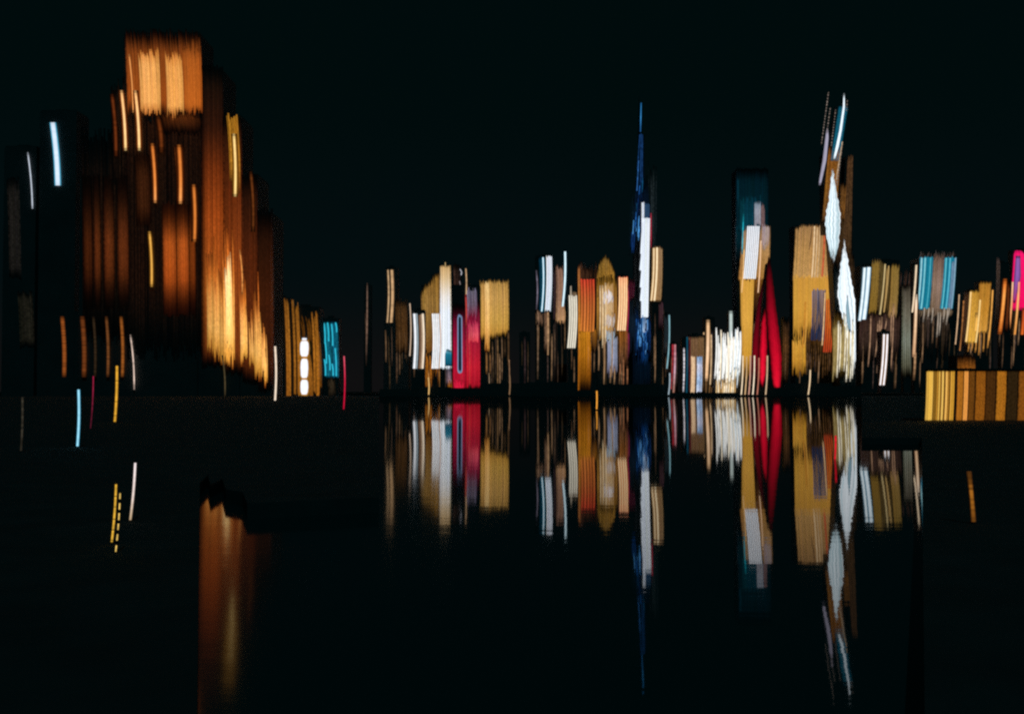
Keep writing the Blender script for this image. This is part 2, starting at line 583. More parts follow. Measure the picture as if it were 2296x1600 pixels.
# middle and left panels
for xa, xb, g in ((362, 394, 1.0), (393, 424, 1.0), (420, 437, 0.4)):
    B(xa, 455, xb, 706, [(0, (70, 28, 8)), (0.35, (176, 82, 26)), (0.7, (168, 74, 22)), (1, (70, 26, 8))], off=0.9, over=False, ft=110, fb=110, lat='soft', power=0.6, cw=2.4, ph=5, pj=0.12,
      jit=0.12, k=0.3, gain=g)
for xa, xb, g in ((183, 206, 0.4), (207, 224, 0.75), (229, 254, 0.95), (260, 286, 0.9)):
    B(xa, 395, xb, 690, [(0, (30, 14, 6)), (0.5, (96, 44, 16)), (0.75, (92, 42, 15)), (1, (26, 12, 5))], off=0.9, over=False, ft=140, fb=120, lat='soft', power=0.7, cw=2.4, ph=4,
      jit=0.12, pj=0.2, k=0.3, gain=g)
B(300, 345, 335, 505, (56, 26, 9), off=0.9, over=False, ft=60, fb=50, lat='soft', cw=2.4, k=0.4, pj=0.25)
# smeared light streaks up the facade, built as strips
HOT = [(0, (255, 190, 120)), (0.5, (255, 206, 140)), (1, (255, 214, 140))]
AMB = [(0, (200, 112, 45)), (0.6, (226, 132, 58)), (1, (240, 160, 90))]
for x, y0, y1, w, c, rim, dx in ((289, 122, 253, 3.2, (232, 150, 80), None, 0), (272, 203, 338, 9, HOT, (150, 72, 22), 0), (303, 203, 338, 9, HOT, (160, 78, 24), 0),
                                 (341, 322, 455, 9, AMB, (120, 54, 16), -2), (401, 325, 457, 11, AMB, (120, 54, 16), -5), (434, 414, 542, 9.5, (206, 118, 48), (110, 50, 14), -6),
                                 (335, 519, 643, 7, (226, 168, 76), (150, 96, 26), -4), (524, 300, 441, 8, (255, 218, 140), (190, 130, 40), -4)):
    S(x, y0, y1, w, c, rim=rim, off=3.0, ft=14, fb=12, dx=dx, glow=w > 5, k=0.8)
for x, y0, y1, w, c in ((251, 212, 350, 7, (96, 42, 14)), (354, 262, 342, 9, (100, 46, 14)), (392, 330, 450, 6, (90, 42, 14)), (562, 385, 520, 6, (92, 46, 16)),
                        (537, 560, 660, 3, (220, 140, 70)), (498, 796, 890, 3, (74, 62, 40)), (292, 750, 873, 2.6, (205, 180, 165))):
    S(x, y0, y1, w, c, off=2.4, ft=20, fb=20, pj=0.25, dx=-3, glow=w > 5)
B(507, 256, 532, 430, [(0, (150, 100, 26)), (0.6, (168, 112, 30)), (1, (90, 50, 14))], off=2.0, ft=14, fb=60, cw=3, ph=6, jit=0.2, pj=0.2, k=0.8, bot=lambda u: 10 * u)
for x, w, c in ((139, 9, (128, 66, 24)), (184, 10, (96, 48, 18)), (209, 6, (42, 30, 18)), (238, 6.5, (96, 56, 26)), (271, 7, (130, 72, 26))):
    S(x, 709, 845, w, c, off=2.0, ft=14, fb=14, pj=0.35, dx=-9, ph=1.6)

# dark neighbours on the left bank
t2 = tower('office_block', 'black office block with one thick white light streak, left of the orange tower', 960, 120, [(90, 250, 172), (84, 700, 176)], z0=ZL)
strip(t2, 960, 118, 275, 416, 14, (208, 224, 240), rim=(60, 150, 180), off=1.5, ft=4, fb=4, k=0.9, dx=-1)
t3 = tower('apartment_block', 'black apartment block with one thin grey light line, at the left edge', 960, 40, [(10, 330, 82)], z0=ZL)
strip(t3, 960, 62, 342, 468, 2.6, (176, 184, 196), off=1.5, ft=14, fb=6, k=0.8, dx=-1)
bay(t3, 960, 14, 400, 42, 622, (26, 23, 20), cw=4, ft=40, fb=30, pj=0.35, k=0.4)
bay(t3, 960, 38, 655, 72, 775, (22, 20, 14), cw=4, ft=20, fb=20, pj=0.35, k=0.4)

# ------------------------------------------------------------------ low buildings between the orange tower and the bay
t = tower('hotel_block', 'low hotel with gold window lines and three white lamps, right of the orange tower', 1000, 665, [(612, 670, 650), (650, 690, 716)], z0=ZL)
GD = [(0, (120, 74, 22)), (0.5, (160, 98, 28)), (1, (140, 84, 22))]
for xa, xb, ya, yb, g in ((617, 625, 662, 800, 1.0), (636, 646, 670, 896, 1.1), (653, 658, 668, 888, 0.9), (661, 668, 676, 890, 1.0), (697, 703, 700, 888, 0.9), (704, 711, 698, 892, 1.0), (711, 716, 740, 870, 0.5),
                          (669, 696, 780, 894, 0.75), (672, 678, 706, 770, 0.3), (684, 694, 706, 770, 0.3)):
    bay(t, 1000, xa, ya, xb, yb, GD, off=1.0, cw=2.4, ph=4, ft=16, fb=12, jit=0.25, pj=0.25, k=0.8, gain=g)
for ya, yb, w in ((757, 763, 11), (764, 799, 19), (804, 847, 17), (851, 884, 17)):
    leaf(t, 1000, [(ya, 682 - w * 0.3, 682 + w * 0.3), (ya + (yb - ya) * 0.15, 682 - w * 0.47, 682 + w * 0.47), (ya + (yb - ya) * 0.5, 682 - w * 0.5, 682 + w * 0.5),
                   (ya + (yb - ya) * 0.88, 682 - w * 0.45, 682 + w * 0.42), (yb, 682 - w * 0.3, 682 + w * 0.28)], (236, 240, 250), 2.2, ft=1, fb=1, stag=0.5, name='lamp_panel')
for ya, yb, w in ((764, 799, 25), (804, 847, 23), (851, 884, 23)):
    leaf(t, 1000, [(ya - 4, 682 - w * 0.4, 682 + w * 0.4), ((ya + yb) / 2, 682 - w * 0.5, 682 + w * 0.5), (yb + 4, 682 - w * 0.4, 682 + w * 0.4)], (214, 150, 50), 1.6, ft=4, fb=4, lat='soft', name='lamp_halo')  # warm halo around the lamps, painted as glowing panels
t = tower('teal_block', 'small block with a group of wavy teal light streaks beside the gold hotel', 1040, 740, [(722, 716, 760)], z0=ZL)
bay(t, 1040, 724, 722, 755, 846, (12, 84, 104), off=0.8, cw=2.6, ft=4, fb=4, stag=1, jit=0.35, pj=0.3, k=0.8)
for x, y0, y1 in ((726, 724, 770), (734, 723, 765), (743, 726, 775), (752, 723, 745), (729, 768, 815), (737, 795, 830), (727, 805, 842), (751, 780, 843), (744, 815, 842)):
    strip(t, 1040, x, y0, y1, 3.2, (46, 186, 212), off=2.0, k=0.4)
bay(t, 1040, 733, 850, 750, 892, (40, 32, 22), off=0.8, cw=2.4, fb=20, jit=0.4, pj=0.4)

# ------------------------------------------------------------------ skyline behind the bay
def T(name, label, Y, xc, blocks, **k):
    r = tower(name, label, Y, xc, blocks, **k)
    for x0, yt, x1 in blocks:                       # dim light drips added at random down the lower walls
        for i in range(max(1, int((x1 - x0) / 7))):
            ya = max(yt + 20, rnd.uniform(690, 800))
            yb = min(872, ya + rnd.uniform(50, 110))
            if yb - ya > 20:
                strip(r, Y, rnd.uniform(x0 + 2, x1 - 2), ya, yb, rnd.uniform(1.5, 2.6), rnd.choice(((74, 54, 38), (96, 72, 50), (56, 42, 32), (120, 92, 66), (64, 50, 44), (50, 38, 24))),
                      off=0.4, k=0.25, ft=14, fb=24, pj=0.35, name='light_drip')
    return r, (lambda *a, **q: bay(r, Y, *a, **q)), (lambda *a, **q: strip(r, Y, *a, **q))


GRP = 'towers along the far shore'

t, B, S = T('slim_tower', 'thin dark tower with two short tan window lines, far left of the white slab', 1700, 874, [(864, 600, 892), (860, 720, 916)], group=GRP)
S(869.5, 605, 723, 3.6, (186, 152, 112), pj=0.2, dx=-6)
S(878, 605, 723, 7, (188, 150, 108), pj=0.2, dx=-6, rim=(120, 92, 62))
B(885, 672, 912, 792, (66, 42, 18), jit=0.4, pj=0.35, ft=25, fb=25)
t, B, S = T('radio_tower_block', 'narrow dark block with one faint hairline of light', 1900, 823, [(816, 640, 832)], group=GRP)
S(823, 634, 820, 2.4, [(0, (90, 72, 62)), (0.5, (120, 92, 76)), (1, (40, 30, 24))], ft=20, fb=40, pj=0.3, k=0.3, dx=-4)

t, B, S = T('rounded_tower', 'olive-gold tower with a curved shoulder, against the white slab', 1900, 965, [(944, 640, 966), (966, 617, 987)], group=GRP)
B(943, 612, 987, 790, [(0, (138, 98, 40)), (0.4, (150, 112, 54)), (0.8, (124, 88, 40)), (1, (110, 66, 18))], ft=14, fb=6, top=lambda u: 42 * (1 - u) ** 1.6, jit=0.3, pj=0.18)
B(926, 786, 996, 892, [(0, (140, 84, 22)), (0.5, (124, 70, 14)), (1, (70, 36, 6))], off=0.9, ft=30, fb=40, jit=0.6, pj=0.3, bot=lambda u: 24 * math.sin(u * 7) - 10, gap=0.2)
for x, y0, y1 in ((960, 880, 896), (985, 876, 894)):
    S(x, y0 - 50, y1, 2.4, (170, 116, 60), ft=10, fb=10, k=0.3)
t, B, S = T('striped_block', 'low block with four crisp white vertical light bands below the olive tower', 1500, 938, [(922, 696, 952)], group=GRP)
S(928.5, 703, 826, 6, (236, 240, 246), dx=-4)
S(933.8, 703, 826, 2.6, (150, 165, 172), dx=-4)
S(939.5, 706, 826, 2.4, (120, 88, 66), dx=-4)
S(943.5, 705, 826, 2.4, (170, 140, 112), dx=-4)
S(947.5, 703, 826, 4.6, (246, 226, 200), dx=-4)
S(918.5, 680, 798, 2.4, (190, 164, 140), dx=-4)
t, B, S = T('white_slab_tower', 'bright white slab tower with a tan crown and teal foot', 1600, 998, [(986, 596, 1011)], group=GRP)
B(986, 596, 1010, 826, [(0, (205, 164, 108)), (0.12, (222, 190, 144)), (0.3, (240, 232, 224)), (0.45, (238, 243, 250)), (1, (236, 244, 252))], cw=1.8, ft=3, fb=3, stag=1.5, jit=0.04, pj=0.03,
  k=0.12, gain=1.08, sl=(-2, 2))
S(998, 588, 598, 1.6, (190, 160, 110), k=0)
leaf(t, 1600, [(782, 1001, 1011), (795, 997, 1012), (822, 997, 1012)], [(0, (150, 190, 205)), (0.3, (24, 104, 128)), (1, (10, 66, 88))], 3.0, ft=8, fb=4)
B(998, 820, 1010, 868, [(0, (60, 62, 74)), (0.7, (150, 120, 130)), (1, (40, 30, 30))], jit=0.5, ft=4, fb=14)
B(1003, 850, 1012, 930, [(0, (150, 84, 16)), (1, (120, 66, 10))], jit=0.3, ft=10, fb=10)
for i, x in enumerate((969.5, 973.5, 977.6, 981.6, 985.5)):
    S(x, 703, 826, 2.9, ((242, 244, 248), (228, 236, 242), (240, 242, 246), (222, 230, 238), (200, 176, 160))[i], off=2.0, dx=-4)
t, B, S = T('dim_tower', 'very dim brown tower just right of the white slab', 2200, 1024, [(1014, 596, 1034)], group=GRP)
B(1014, 594, 1032, 700, [(0, (40, 28, 22)), (1, (66, 40, 34))], jit=0.7, pj=0.4, gap=0.25, ft=20)
S(1031, 603, 617, 2, (170, 170, 178))
S(1030, 630, 690, 1.8, (120, 110, 108), pj=0.4, dash=(14, 5))
t, B, S = T('crimson_hall', 'crimson-lit block with a tall dark slot outlined in pale blue', 1450, 1045, [(1014, 640, 1076)], group=GRP)
RED = [(0, (40, 8, 18)), (0.2, (110, 10, 40)), (0.45, (160, 14, 52)), (0.8, (190, 20, 48)), (1, (150, 14, 34))]
B(1014, 682, 1044, 880, RED, ft=50, fb=12, jit=0.12, pj=0.1, stag=4, k=0.15)
B(1043, 672, 1076, 872, [(0, (80, 20, 30)), (0.3, (150, 20, 58)), (0.5, (176, 26, 52)), (0.75, (205, 30, 50)), (1, (168, 16, 36))], ft=40, fb=12, jit=0.12, pj=0.12, stag=4, k=0.15)
leaf(t, 1450, [(704, 1028, 1033), (712, 1025, 1036), (830, 1025, 1036.5), (838, 1028, 1034)], (104, 128, 160), 1.6, ft=3, fb=3, name='slot_frame')
leaf(t, 1450, [(709, 1028.5, 1033), (716, 1027.6, 1033.4), (826, 1027.6, 1034), (833, 1029, 1033)], (8, 22, 32), 2.4, ft=1, fb=1, name='slot_glass')
B(1046, 646, 1068, 720, [(0, (128, 122, 140)), (0.5, (130, 110, 128)), (1, (150, 50, 76))], off=1.2, ft=4, fb=22, jit=0.3, lat='comb')
B(1049, 715, 1071, 766, [(0, (160, 40, 70)), (0.7, (214, 84, 96)), (1, (205, 60, 70))], off=1.3, ft=16, fb=4, jit=0.25)
B(1016, 840, 1038, 882, [(0, (214, 26, 60)), (1, (224, 30, 66))], off=1.4, ft=30, fb=8, jit=0.15, lat='soft', power=0.4)
S(1044, 602, 660, 3, (186, 150, 112), pj=0.2, k=0.4)
S(1044, 660, 735, 3.4, (186, 66, 60), k=0.3, ft=12, fb=30)
t, B, S = T('gold_box_block', 'broad flat-topped block of even gold window lines', 1750, 1108, [(1075, 632, 1140)], group=GRP)
B(1075, 629, 1140, 762, [(0, (176, 134, 70)), (0.3, (204, 156, 84)), (0.7, (206, 158, 74)), (1, (190, 134, 52))], ft=8, fb=14, jit=0.16, pj=0.14, stag=4, k=0.3, bot=lambda u: -10 * u)
B(1086, 632, 1096, 790, [(0, (236, 196, 130)), (0.6, (246, 190, 110)), (1, (200, 130, 50))], off=1.2, ft=8, fb=30, jit=0.2, k=0.4)
B(1083, 672, 1103, 796, [(0, (150, 86, 30)), (0.6, (140, 74, 20)), (1, (70, 26, 10))], off=0.9, ft=24, fb=26, jit=0.5, gap=0.45)
for x, y0, y1, w, c in ((1090, 790, 838, 3, (140, 96, 52)), (1098, 790, 838, 3, (110, 76, 44)), (1115, 756, 872, 3, (104, 78, 50)), (1096, 836, 880, 1.6, (150, 124, 96)), (1131, 760, 800, 5, (50, 36, 22)), (1139, 740, 820, 4, (70, 50, 30))):
    S(x, y0, y1, w, c, pj=0.35, ft=8, fb=16, k=0.2)
S(1141, 806, 878, 1.6, (146, 110, 80), pj=0.2, k=0.3)
for x, y0, y1, w, c, Y in ((1176, 755, 860, 4, (52, 38, 38), 2600),):
    t, B, S = T('dark_tower', 'almost black tower with one dim violet line, right of the gold block', Y, x, [(1164, 745, 1188)], group=GRP)
    S(x, y0, y1, w, c, pj=0.4, ft=25, fb=40, k=0.2)

t, B, S = T('teal_white_tower', 'tower with a white panel and a cyan light streak on a dark teal wall', 1800, 1220, [(1200, 574, 1240)], group=GRP)
B(1207, 575, 1224, 702, (6, 46, 62), ft=8, fb=4, jit=0.15, stag=1, k=0.6)
B(1224, 574, 1237, 698, [(0, (226, 230, 236)), (1, (222, 232, 240))], off=1.2, ft=4, fb=4, jit=0.06, pj=0.04, stag=2, k=0.7, sl=(-3, -3), cw=1.7, gain=1.05)
S(1217, 577, 698, 4.6, (232, 246, 252), rim=(40, 140, 170), off=2.2, dx=-3)
S(1202, 606, 694, 3, (112, 104, 120), pj=0.3, ft=20, fb=20)
B(1200, 698, 1216, 730, (110, 84, 64), jit=0.4, pj=0.3, fb=14)
B(1219, 698, 1232, 795, [(0, (110, 80, 58)), (0.6, (120, 92, 68)), (1, (60, 42, 30))], jit=0.5, pj=0.3, fb=30)
S(1205, 728, 850, 2.4, (104, 82, 62), pj=0.4, fb=50, k=0.2)
S(1228, 700, 796, 3, (176, 138, 100), pj=0.3, k=0.3)
t, B, S = T('brown_block', 'brown-grey tower with one free cyan light streak at its edge', 2000, 1256, [(1238, 600, 1270)], group=GRP)
B(1245, 597, 1262, 724, [(0, (130, 96, 78)), (0.6, (150, 112, 86)), (1, (188, 144, 100))], jit=0.25, pj=0.15, k=0.6, sl=(0, 4))
B(1236, 600, 1246, 720, (46, 32, 34), jit=0.4, pj=0.3, ft=20)
B(1261, 690, 1266, 724, (196, 148, 100), ft=4, fb=3, jit=0.2, stag=1)
S(1266.5, 564, 687, 6, (214, 240, 248), rim=(14, 76, 100), off=2.5, dx=-5)
B(1238, 722, 1262, 870, [(0, (40, 30, 26)), (1, (14, 11, 10))], jit=0.8, gap=0.4, fb=60)
t, B, S = T('ivory_block', 'lower block of four ivory vertical light bands with a tiny spike', 1550, 1284, [(1273, 660, 1295)], group=GRP)
for i, x in enumerate((1276.5, 1281.5, 1286.5, 1291.2)):
    S(x, 662 + (0 if i != 2 else 2), 780, 4.0, (232, 224, 204), pj=0.05, dx=-3, ft=4, fb=3)
S(1279.5, 641, 664, 2.4, (150, 138, 120), w1=4.2, k=0)
B(1282, 654, 1292, 664, (120, 98, 74), ft=3, fb=2, stag=2)

t, B, S = T('amber_tower', 'amber tower with a red-orange banded upper wall', 1850, 1315, [(1294, 606, 1337)], group=GRP)
B(1294, 594, 1337, 640, (54, 32, 20), ft=14, fb=4, jit=0.6, pj=0.3, gap=0.2, stag=12)
B(1295, 596, 1300, 930, [(0, (150, 92, 50)), (0.4, (200, 124, 40)), (0.8, (150, 86, 14)), (1, (120, 64, 8))], off=0.8, ft=14, fb=8, jit=0.2, cw=2.4)
B(1301, 625, 1332, 744, [(0, (214, 66, 44)), (0.2, (206, 88, 48)), (0.5, (206, 112, 54)), (1, (222, 130, 56))], off=1.4, ft=3, fb=4, stag=1, jit=0.2, pj=0.08, k=0.6, lat='comb', cw=3.6)
B(1301, 625, 1332, 744, [(0, (196, 54, 40)), (0.35, (186, 84, 40)), (1, (196, 110, 42))], off=1.0, ft=3, fb=4, stag=1, jit=0.12, pj=0.08, k=0.6)
B(1297, 738, 1324, 880, [(0, (196, 124, 28)), (0.4, (172, 104, 18)), (0.8, (110, 62, 8)), (1, (60, 32, 6))], off=0.8, ft=6, fb=40, jit=0.2, pj=0.16, stag=8)
B(1324, 738, 1338, 790, [(0, (150, 92, 24)), (1, (60, 34, 10))], ft=6, fb=26, jit=0.4)
t, B, S = T('domed_tower', 'gold tower with a rounded top and cloudy white windows below', 1950, 1357, [(1338, 606, 1378), (1345, 580, 1368)], group=GRP)
B(1336, 574, 1378, 668, [(0, (134, 100, 46)), (0.5, (140, 100, 36)), (1, (120, 84, 24))], ft=12, fb=30, jit=0.35, pj=0.25, top=lambda u: 55 * (2 * u - 1) ** 2 * 0.75)
B(1334, 620, 1386, 760, [(0, (120, 84, 26)), (0.5, (150, 104, 44)), (1, (110, 74, 24))], off=0.8, ft=30, fb=30, jit=0.3, pj=0.15)
B(1344, 634, 1374, 768, [(0, (176, 136, 84)), (0.4, (196, 164, 124)), (0.7, (180, 140, 84)), (1, (150, 112, 60))], off=1.2, ft=10, fb=16, jit=0.3, pj=0.12, gap=0.2)
B(1350, 652, 1374, 682, (214, 208, 212), off=1.8, ft=10, fb=10, jit=0.15, lat='soft', power=0.5)
B(1354, 704, 1378, 736, (186, 178, 178), off=1.8, ft=10, fb=12, jit=0.15, lat='soft', power=0.5)
B(1356, 738, 1378, 764, (140, 158, 172), off=1.9, ft=8, fb=6, jit=0.2, lat='soft', power=0.5)
B(1361, 756, 1386, 846, [(0, (152, 160, 178)), (0.6, (136, 142, 164)), (1, (70, 66, 76))], off=1.4, ft=10, fb=20, jit=0.22, pj=0.15)
for x, y0, y1 in ((1345, 640, 752), (1351, 640, 780), (1357, 634, 770), (1354, 760, 862), (1342, 770, 830), (1372, 700, 842), (1377, 820, 862), (1368, 820, 858)):
    S(x, y0, y1, 2.2, (216, 190, 150) if y0 < 700 else (150, 116, 82), off=2.3, ft=10, fb=18, pj=0.2, k=0.3)
t, B, S = T('peach_strip_tower', 'tower face of four bright peach light bands with a magenta edge', 1650, 1396, [(1385, 618, 1407)], group=GRP)
B(1386, 620, 1407, 742, [(0, (220, 90, 70)), (0.06, (226, 140, 84)), (1, (214, 130, 74))], off=0.9, ft=3, fb=4, stag=1, jit=0.08, k=0.7, sl=(-2, -2))
for x in (1388.6, 1393.8, 1399, 1403.8):
    S(x, 622, 741, 3.4, [(0, (255, 190, 140)), (0.2, (255, 214, 160)), (1, (255, 220, 170))], off=2.0, k=0.7, dx=-2)
S(1407.4, 640, 742, 2, (150, 30, 70), off=2.0, k=0.7, ft=20)
B(1402, 740, 1410, 812, [(0, (150, 30, 84)), (1, (70, 16, 46))], ft=10, fb=30, jit=0.4)
B(1384, 740, 1408, 830, [(0, (150, 88, 28)), (0.5, (120, 76, 40)), (1, (60, 34, 24))], ft=6, fb=34, jit=0.5, pj=0.2, gap=0.25)
for x, y0, y1 in ((1397, 800, 878), (1406, 820, 870), (1390, 810, 850)):
    S(x, y0, y1, 2.4, (136, 88, 58), pj=0.35, ft=12, fb=24, k=0.2)
B(1406, 628, 1422, 672, (58, 12, 30), ft=14, fb=8, jit=0.4)

# ------------------------------------------------------------------ the spire tower
SPY = 2600.0
c0 = at(1442, 860, SPY)
t = tag(empty('spire_tower', (c0[0], SPY, 2.5)), 'tallest needle tower, blue upper shaft and a long white light panel', 'skyscraper', GRP)
tiers = [(792, 34), (712, 29), (640, 25), (565, 20), (490, 15.5), (420, 11), (360, 7), (310, 4)]
zb = 2.5
mbs = 1.0 / ppm(SPY)
for i, (yt, hw) in enumerate(tiers):
    cx = at(1444 - 0.7 * i, yt, SPY)
    R = hw * mbs
    ring = []
    for q in range(24):
        th = math.pi * 2 * q / 24
        rr = R * (0.80 + 0.20 * math.cos(3 * (th + math.pi / 2)))
        ring.append((cx[0] + rr * math.cos(th), SPY + 45 + rr * math.sin(th)))
    mb = MB()
    mb.prism(ring, zb, cx[2])
    mb.build('tower_tier', M_DARK, t)
    zb = cx[2]
tip = at(1437, 205, SPY)
mb = MB()
ring = [(tip[0] + 3.2 * math.cos(a * math.pi / 4), SPY + 45 + 3.2 * math.sin(a * math.pi / 4)) for a in range(8)]
ring2 = [(tip[0] + 0.5 * math.cos(a * math.pi / 4), SPY + 45 + 0.5 * math.sin(a * math.pi / 4)) for a in range(8)]
mb.prism(ring, zb, tip[2], ring2)
mb.build('spire', M_STEEL, t)
B = lambda *a, **k: bay(t, SPY, *a, **k)
S = lambda *a, **k: strip(t, SPY, *a, **k)
S(1437, 231, 296, 2.2, [(0, (30, 96, 150)), (0.5, (52, 130, 190)), (1, (24, 70, 120))], off=2, k=0, dx=-1.5, pj=0.2)
BL = (20, 54, 100)
for x, y0, y1, dx, c in ((1434, 302, 380, -5, BL), (1437, 300, 420, -2, BL), (1440, 302, 410, -1, (20, 54, 100)), (1431.5, 360, 428, -4, (40, 90, 150))):
    S(x, y0, y1, 1.7, c, off=2, k=0, dx=dx, pj=0.35)
B(1432, 300, 1444, 420, (3, 11, 24), ft=10, fb=10, jit=0.3, k=0, sl=(-4, 2))
for i in range(46):
    y0 = rnd.uniform(395, 540)
    sp = 5 + (y0 - 395) * 0.10
    x = 1437 - (y0 - 395) * 0.03 + rnd.uniform(-sp, sp)
    ln = rnd.uniform(16, 52)
    c = rnd.choice(((26, 78, 140), (14, 44, 92), (70, 136, 196), (10, 34, 74), (12, 60, 92), (14, 42, 88), (8, 28, 60)))
    if 1433 < x < 1458 and y0 + ln > 452:
        continue
    S(x, y0, y0 + ln, rnd.uniform(1.4, 2.2), c, off=3 + i * 0.05, k=0, dx=-ln * 0.06, pj=0.35, ft=5, fb=8)
B(1424, 400, 1453, 560, [(0, (3, 10, 22)), (0.5, (5, 18, 40)), (1, (3, 10, 20))], ft=40, fb=40, jit=0.5, pj=0.3, k=0, sl=(-9, 4), stag=14)
B(1414, 430, 1428, 560, (8, 20, 28), ft=30, fb=30, jit=0.5, pj=0.4, gap=0.2, k=0, sl=(-5, 0), stag=20)
B(1453, 385, 1472, 560, (20, 26, 28), ft=40, fb=40, jit=0.7, pj=0.5, gap=0.3, k=0, stag=25)
# white panel, stepped along its left edge
B(1438, 453, 1444, 500, (214, 222, 232), off=5, ft=2, fb=2, stag=1, jit=0.05, cw=1.6, k=0)
B(1444, 455, 1456, 500, (36, 62, 92), off=4.6, ft=4, fb=2, stag=1, jit=0.2, k=0)
B(1438, 488, 1457, 712, [(0, (228, 234, 242)), (1, (232, 240, 248))], off=5, ft=2, fb=2, stag=1, jit=0.04, pj=0.03, cw=1.7, k=0, sl=(-1, -4), gain=1.08)
for ya, yb, w in ((520, 572, 3), (560, 608, 5), (600, 646, 4), (638, 676, 4)):
    leaf(t, SPY, [(ya, 1438, 1438.6), (yb, 1438 - w, 1438.4)], (220, 230, 240), 5.0, ft=3, fb=1, cw=1.4, name='stepped_panel')
S(1459, 478, 560, 2.4, (160, 40, 60), off=4.5, k=0, ft=6, fb=30)
B(1423, 700, 1462, 800, [(0, (6, 26, 56)), (0.5, (9, 42, 90)), (1, (5, 22, 50))], off=3.0, ft=16, fb=26, jit=0.8, pj=0.5, stag=20, k=0.15, gap=0.15, lat='soft', power=0.6)
for i in range(44):
    x = rnd.gauss(1441, 9)
    y0 = rnd.uniform(704, 770)
    S(x, y0, y0 + rnd.uniform(12, 32), rnd.uniform(1.3, 1.9), rnd.choice(((24, 74, 136), (60, 120, 180), (14, 50, 104), (90, 146, 196), (10, 36, 76), (8, 26, 56))), off=4 + i * 0.05, k=0.1, pj=0.4, ft=4, fb=6)
B(1440, 712, 1451, 742, [(0, (90, 120, 160)), (1, (180, 200, 220))], off=4.6, ft=6, fb=4, jit=0.3, k=0)
B(1436, 785, 1452, 822, [(0, (12, 60, 120)), (1, (6, 24, 50))], off=4.2, ft=14, fb=20, lat='soft', jit=0.2)
B(1409, 672, 1432, 802, [(0, (16, 24, 32)), (0.5, (14, 26, 40)), (1, (8, 14, 22))], off=1.6, ft=40, fb=50, jit=0.3, pj=0.15, k=0.2, stag=14)
B(1458, 675, 1482, 810, [(0, (28, 30, 36)), (0.5, (24, 32, 40)), (1, (10, 14, 18))], off=1.6, ft=30, fb=50, jit=0.3, pj=0.15, k=0.2, stag=14)
B(1418, 795, 1472, 884, [(0, (3, 15, 30)), (0.6, (2, 11, 22)), (1, (2, 6, 12))], off=1.2, ft=20, fb=30, jit=0.25, stag=8, lat='soft', power=0.4)  # blue glow under the shaft, painted as dim panes

t, B, S = T('cream_strip_tower', 'slim tower with two cream light bands beside the white panel of the needle tower', 1900, 1472, [(1460, 556, 1486)], group=GRP)
B(1461, 553, 1485, 676, [(0, (150, 118, 80)), (1, (146, 112, 70))], ft=6, fb=6, stag=2, jit=0.15, pj=0.12, k=0.6, sl=(-3, -1))
S(1465.5, 556, 674, 4.6, (240, 216, 174), off=1.8, dx=-3.5, k=0.8, rim=(190, 150, 100))
S(1472.5, 555, 674, 5, (244, 222, 182), off=1.8, dx=-3.5, k=0.8, rim=(190, 150, 100))
B(1476, 676, 1486, 740, (60, 38, 44), ft=6, fb=30, jit=0.5)
S(1487, 690, 880, 2.4, [(0, (60, 48, 44)), (0.6, (130, 100, 72)), (1, (150, 112, 74))], pj=0.3, ft=30, fb=14, k=0.2)
t, B, S = T('pale_line_block', 'grey block edged by one pale teal light line', 1700, 1496, [(1488, 705, 1502)], group=GRP)
B(1488, 706, 1498, 800, (26, 34, 38), ft=10, fb=30, jit=0.2)
S(1500, 706, 826, 2.6, (122, 166, 176), pj=0.12, dx=-2)
t, B, S = T('pink_line_block', 'narrow low block with a pink and red light line', 1600, 1511, [(1503, 770, 1519)], group=GRP)
S(1508, 772, 872, 4, [(0, (150, 36, 48)), (1, (130, 50, 50))], pj=0.25, k=0.5, dx=-2)
S(1513, 772, 884, 4.4, [(0, (190, 120, 126)), (0.5, (200, 160, 176)), (1, (150, 100, 80))], pj=0.2, k=0.5, dx=-2)
t, B, S = T('bead_streak_block', 'dark slim block with a beaded white light streak and a teal edge', 1500, 1537, [(1528, 760, 1544)], group=GRP)
S(1533, 780, 878, 3, (206, 200, 206), pj=0.5, k=0.4, ph=4)
S(1540, 755, 880, 3.4, (14, 70, 92), k=0.3)
t, B, S = T('brown_panel_block', 'brown block with a tan band and a blue-white band on its lower wall', 1550, 1561, [(1543, 752, 1580)], group=GRP)
B(1543, 755, 1579, 880, [(0, (116, 86, 56)), (0.5, (104, 76, 48)), (1, (70, 52, 34))], ft=4, fb=10, stag=1.5, jit=0.2, pj=0.2, k=0.3)
B(1543, 757, 1548, 880, (76, 18, 28), off=0.9, ft=6, fb=10, jit=0.3)
B(1549, 798, 1558, 880, (214, 180, 140), off=1.3, ft=3, fb=3, stag=1, jit=0.2, k=0.3)
B(1562, 798, 1574, 880, [(0, (110, 150, 190)), (0.3, (196, 200, 220)), (0.7, (150, 180, 214)), (1, (190, 196, 214))], off=1.3, ft=3, fb=3, stag=1, jit=0.25, pj=0.25, k=0.3)
t, B, S = T('peach_streak_tower', 'slim tower with one thick peach light streak', 1800, 1588, [(1578, 712, 1602)], group=GRP)
S(1587, 717, 854, 8, [(0, (222, 178, 132)), (0.5, (244, 206, 168)), (1, (226, 178, 130))], k=0.5, dx=-2, ft=12, fb=12, rim=(150, 112, 74))
S(1577.5, 745, 860, 2.6, (176, 142, 104), pj=0.2, k=0.5)
S(1594, 750, 862, 2.6, (196, 164, 124), pj=0.2, k=0.5)
B(1593, 742, 1606, 862, [(0, (100, 96, 110)), (0.5, (84, 74, 66)), (1, (60, 46, 34))], jit=0.3, ft=20, fb=20)
B(1577, 840, 1600, 884, (92, 66, 38), jit=0.5, gap=0.3, fb=10)
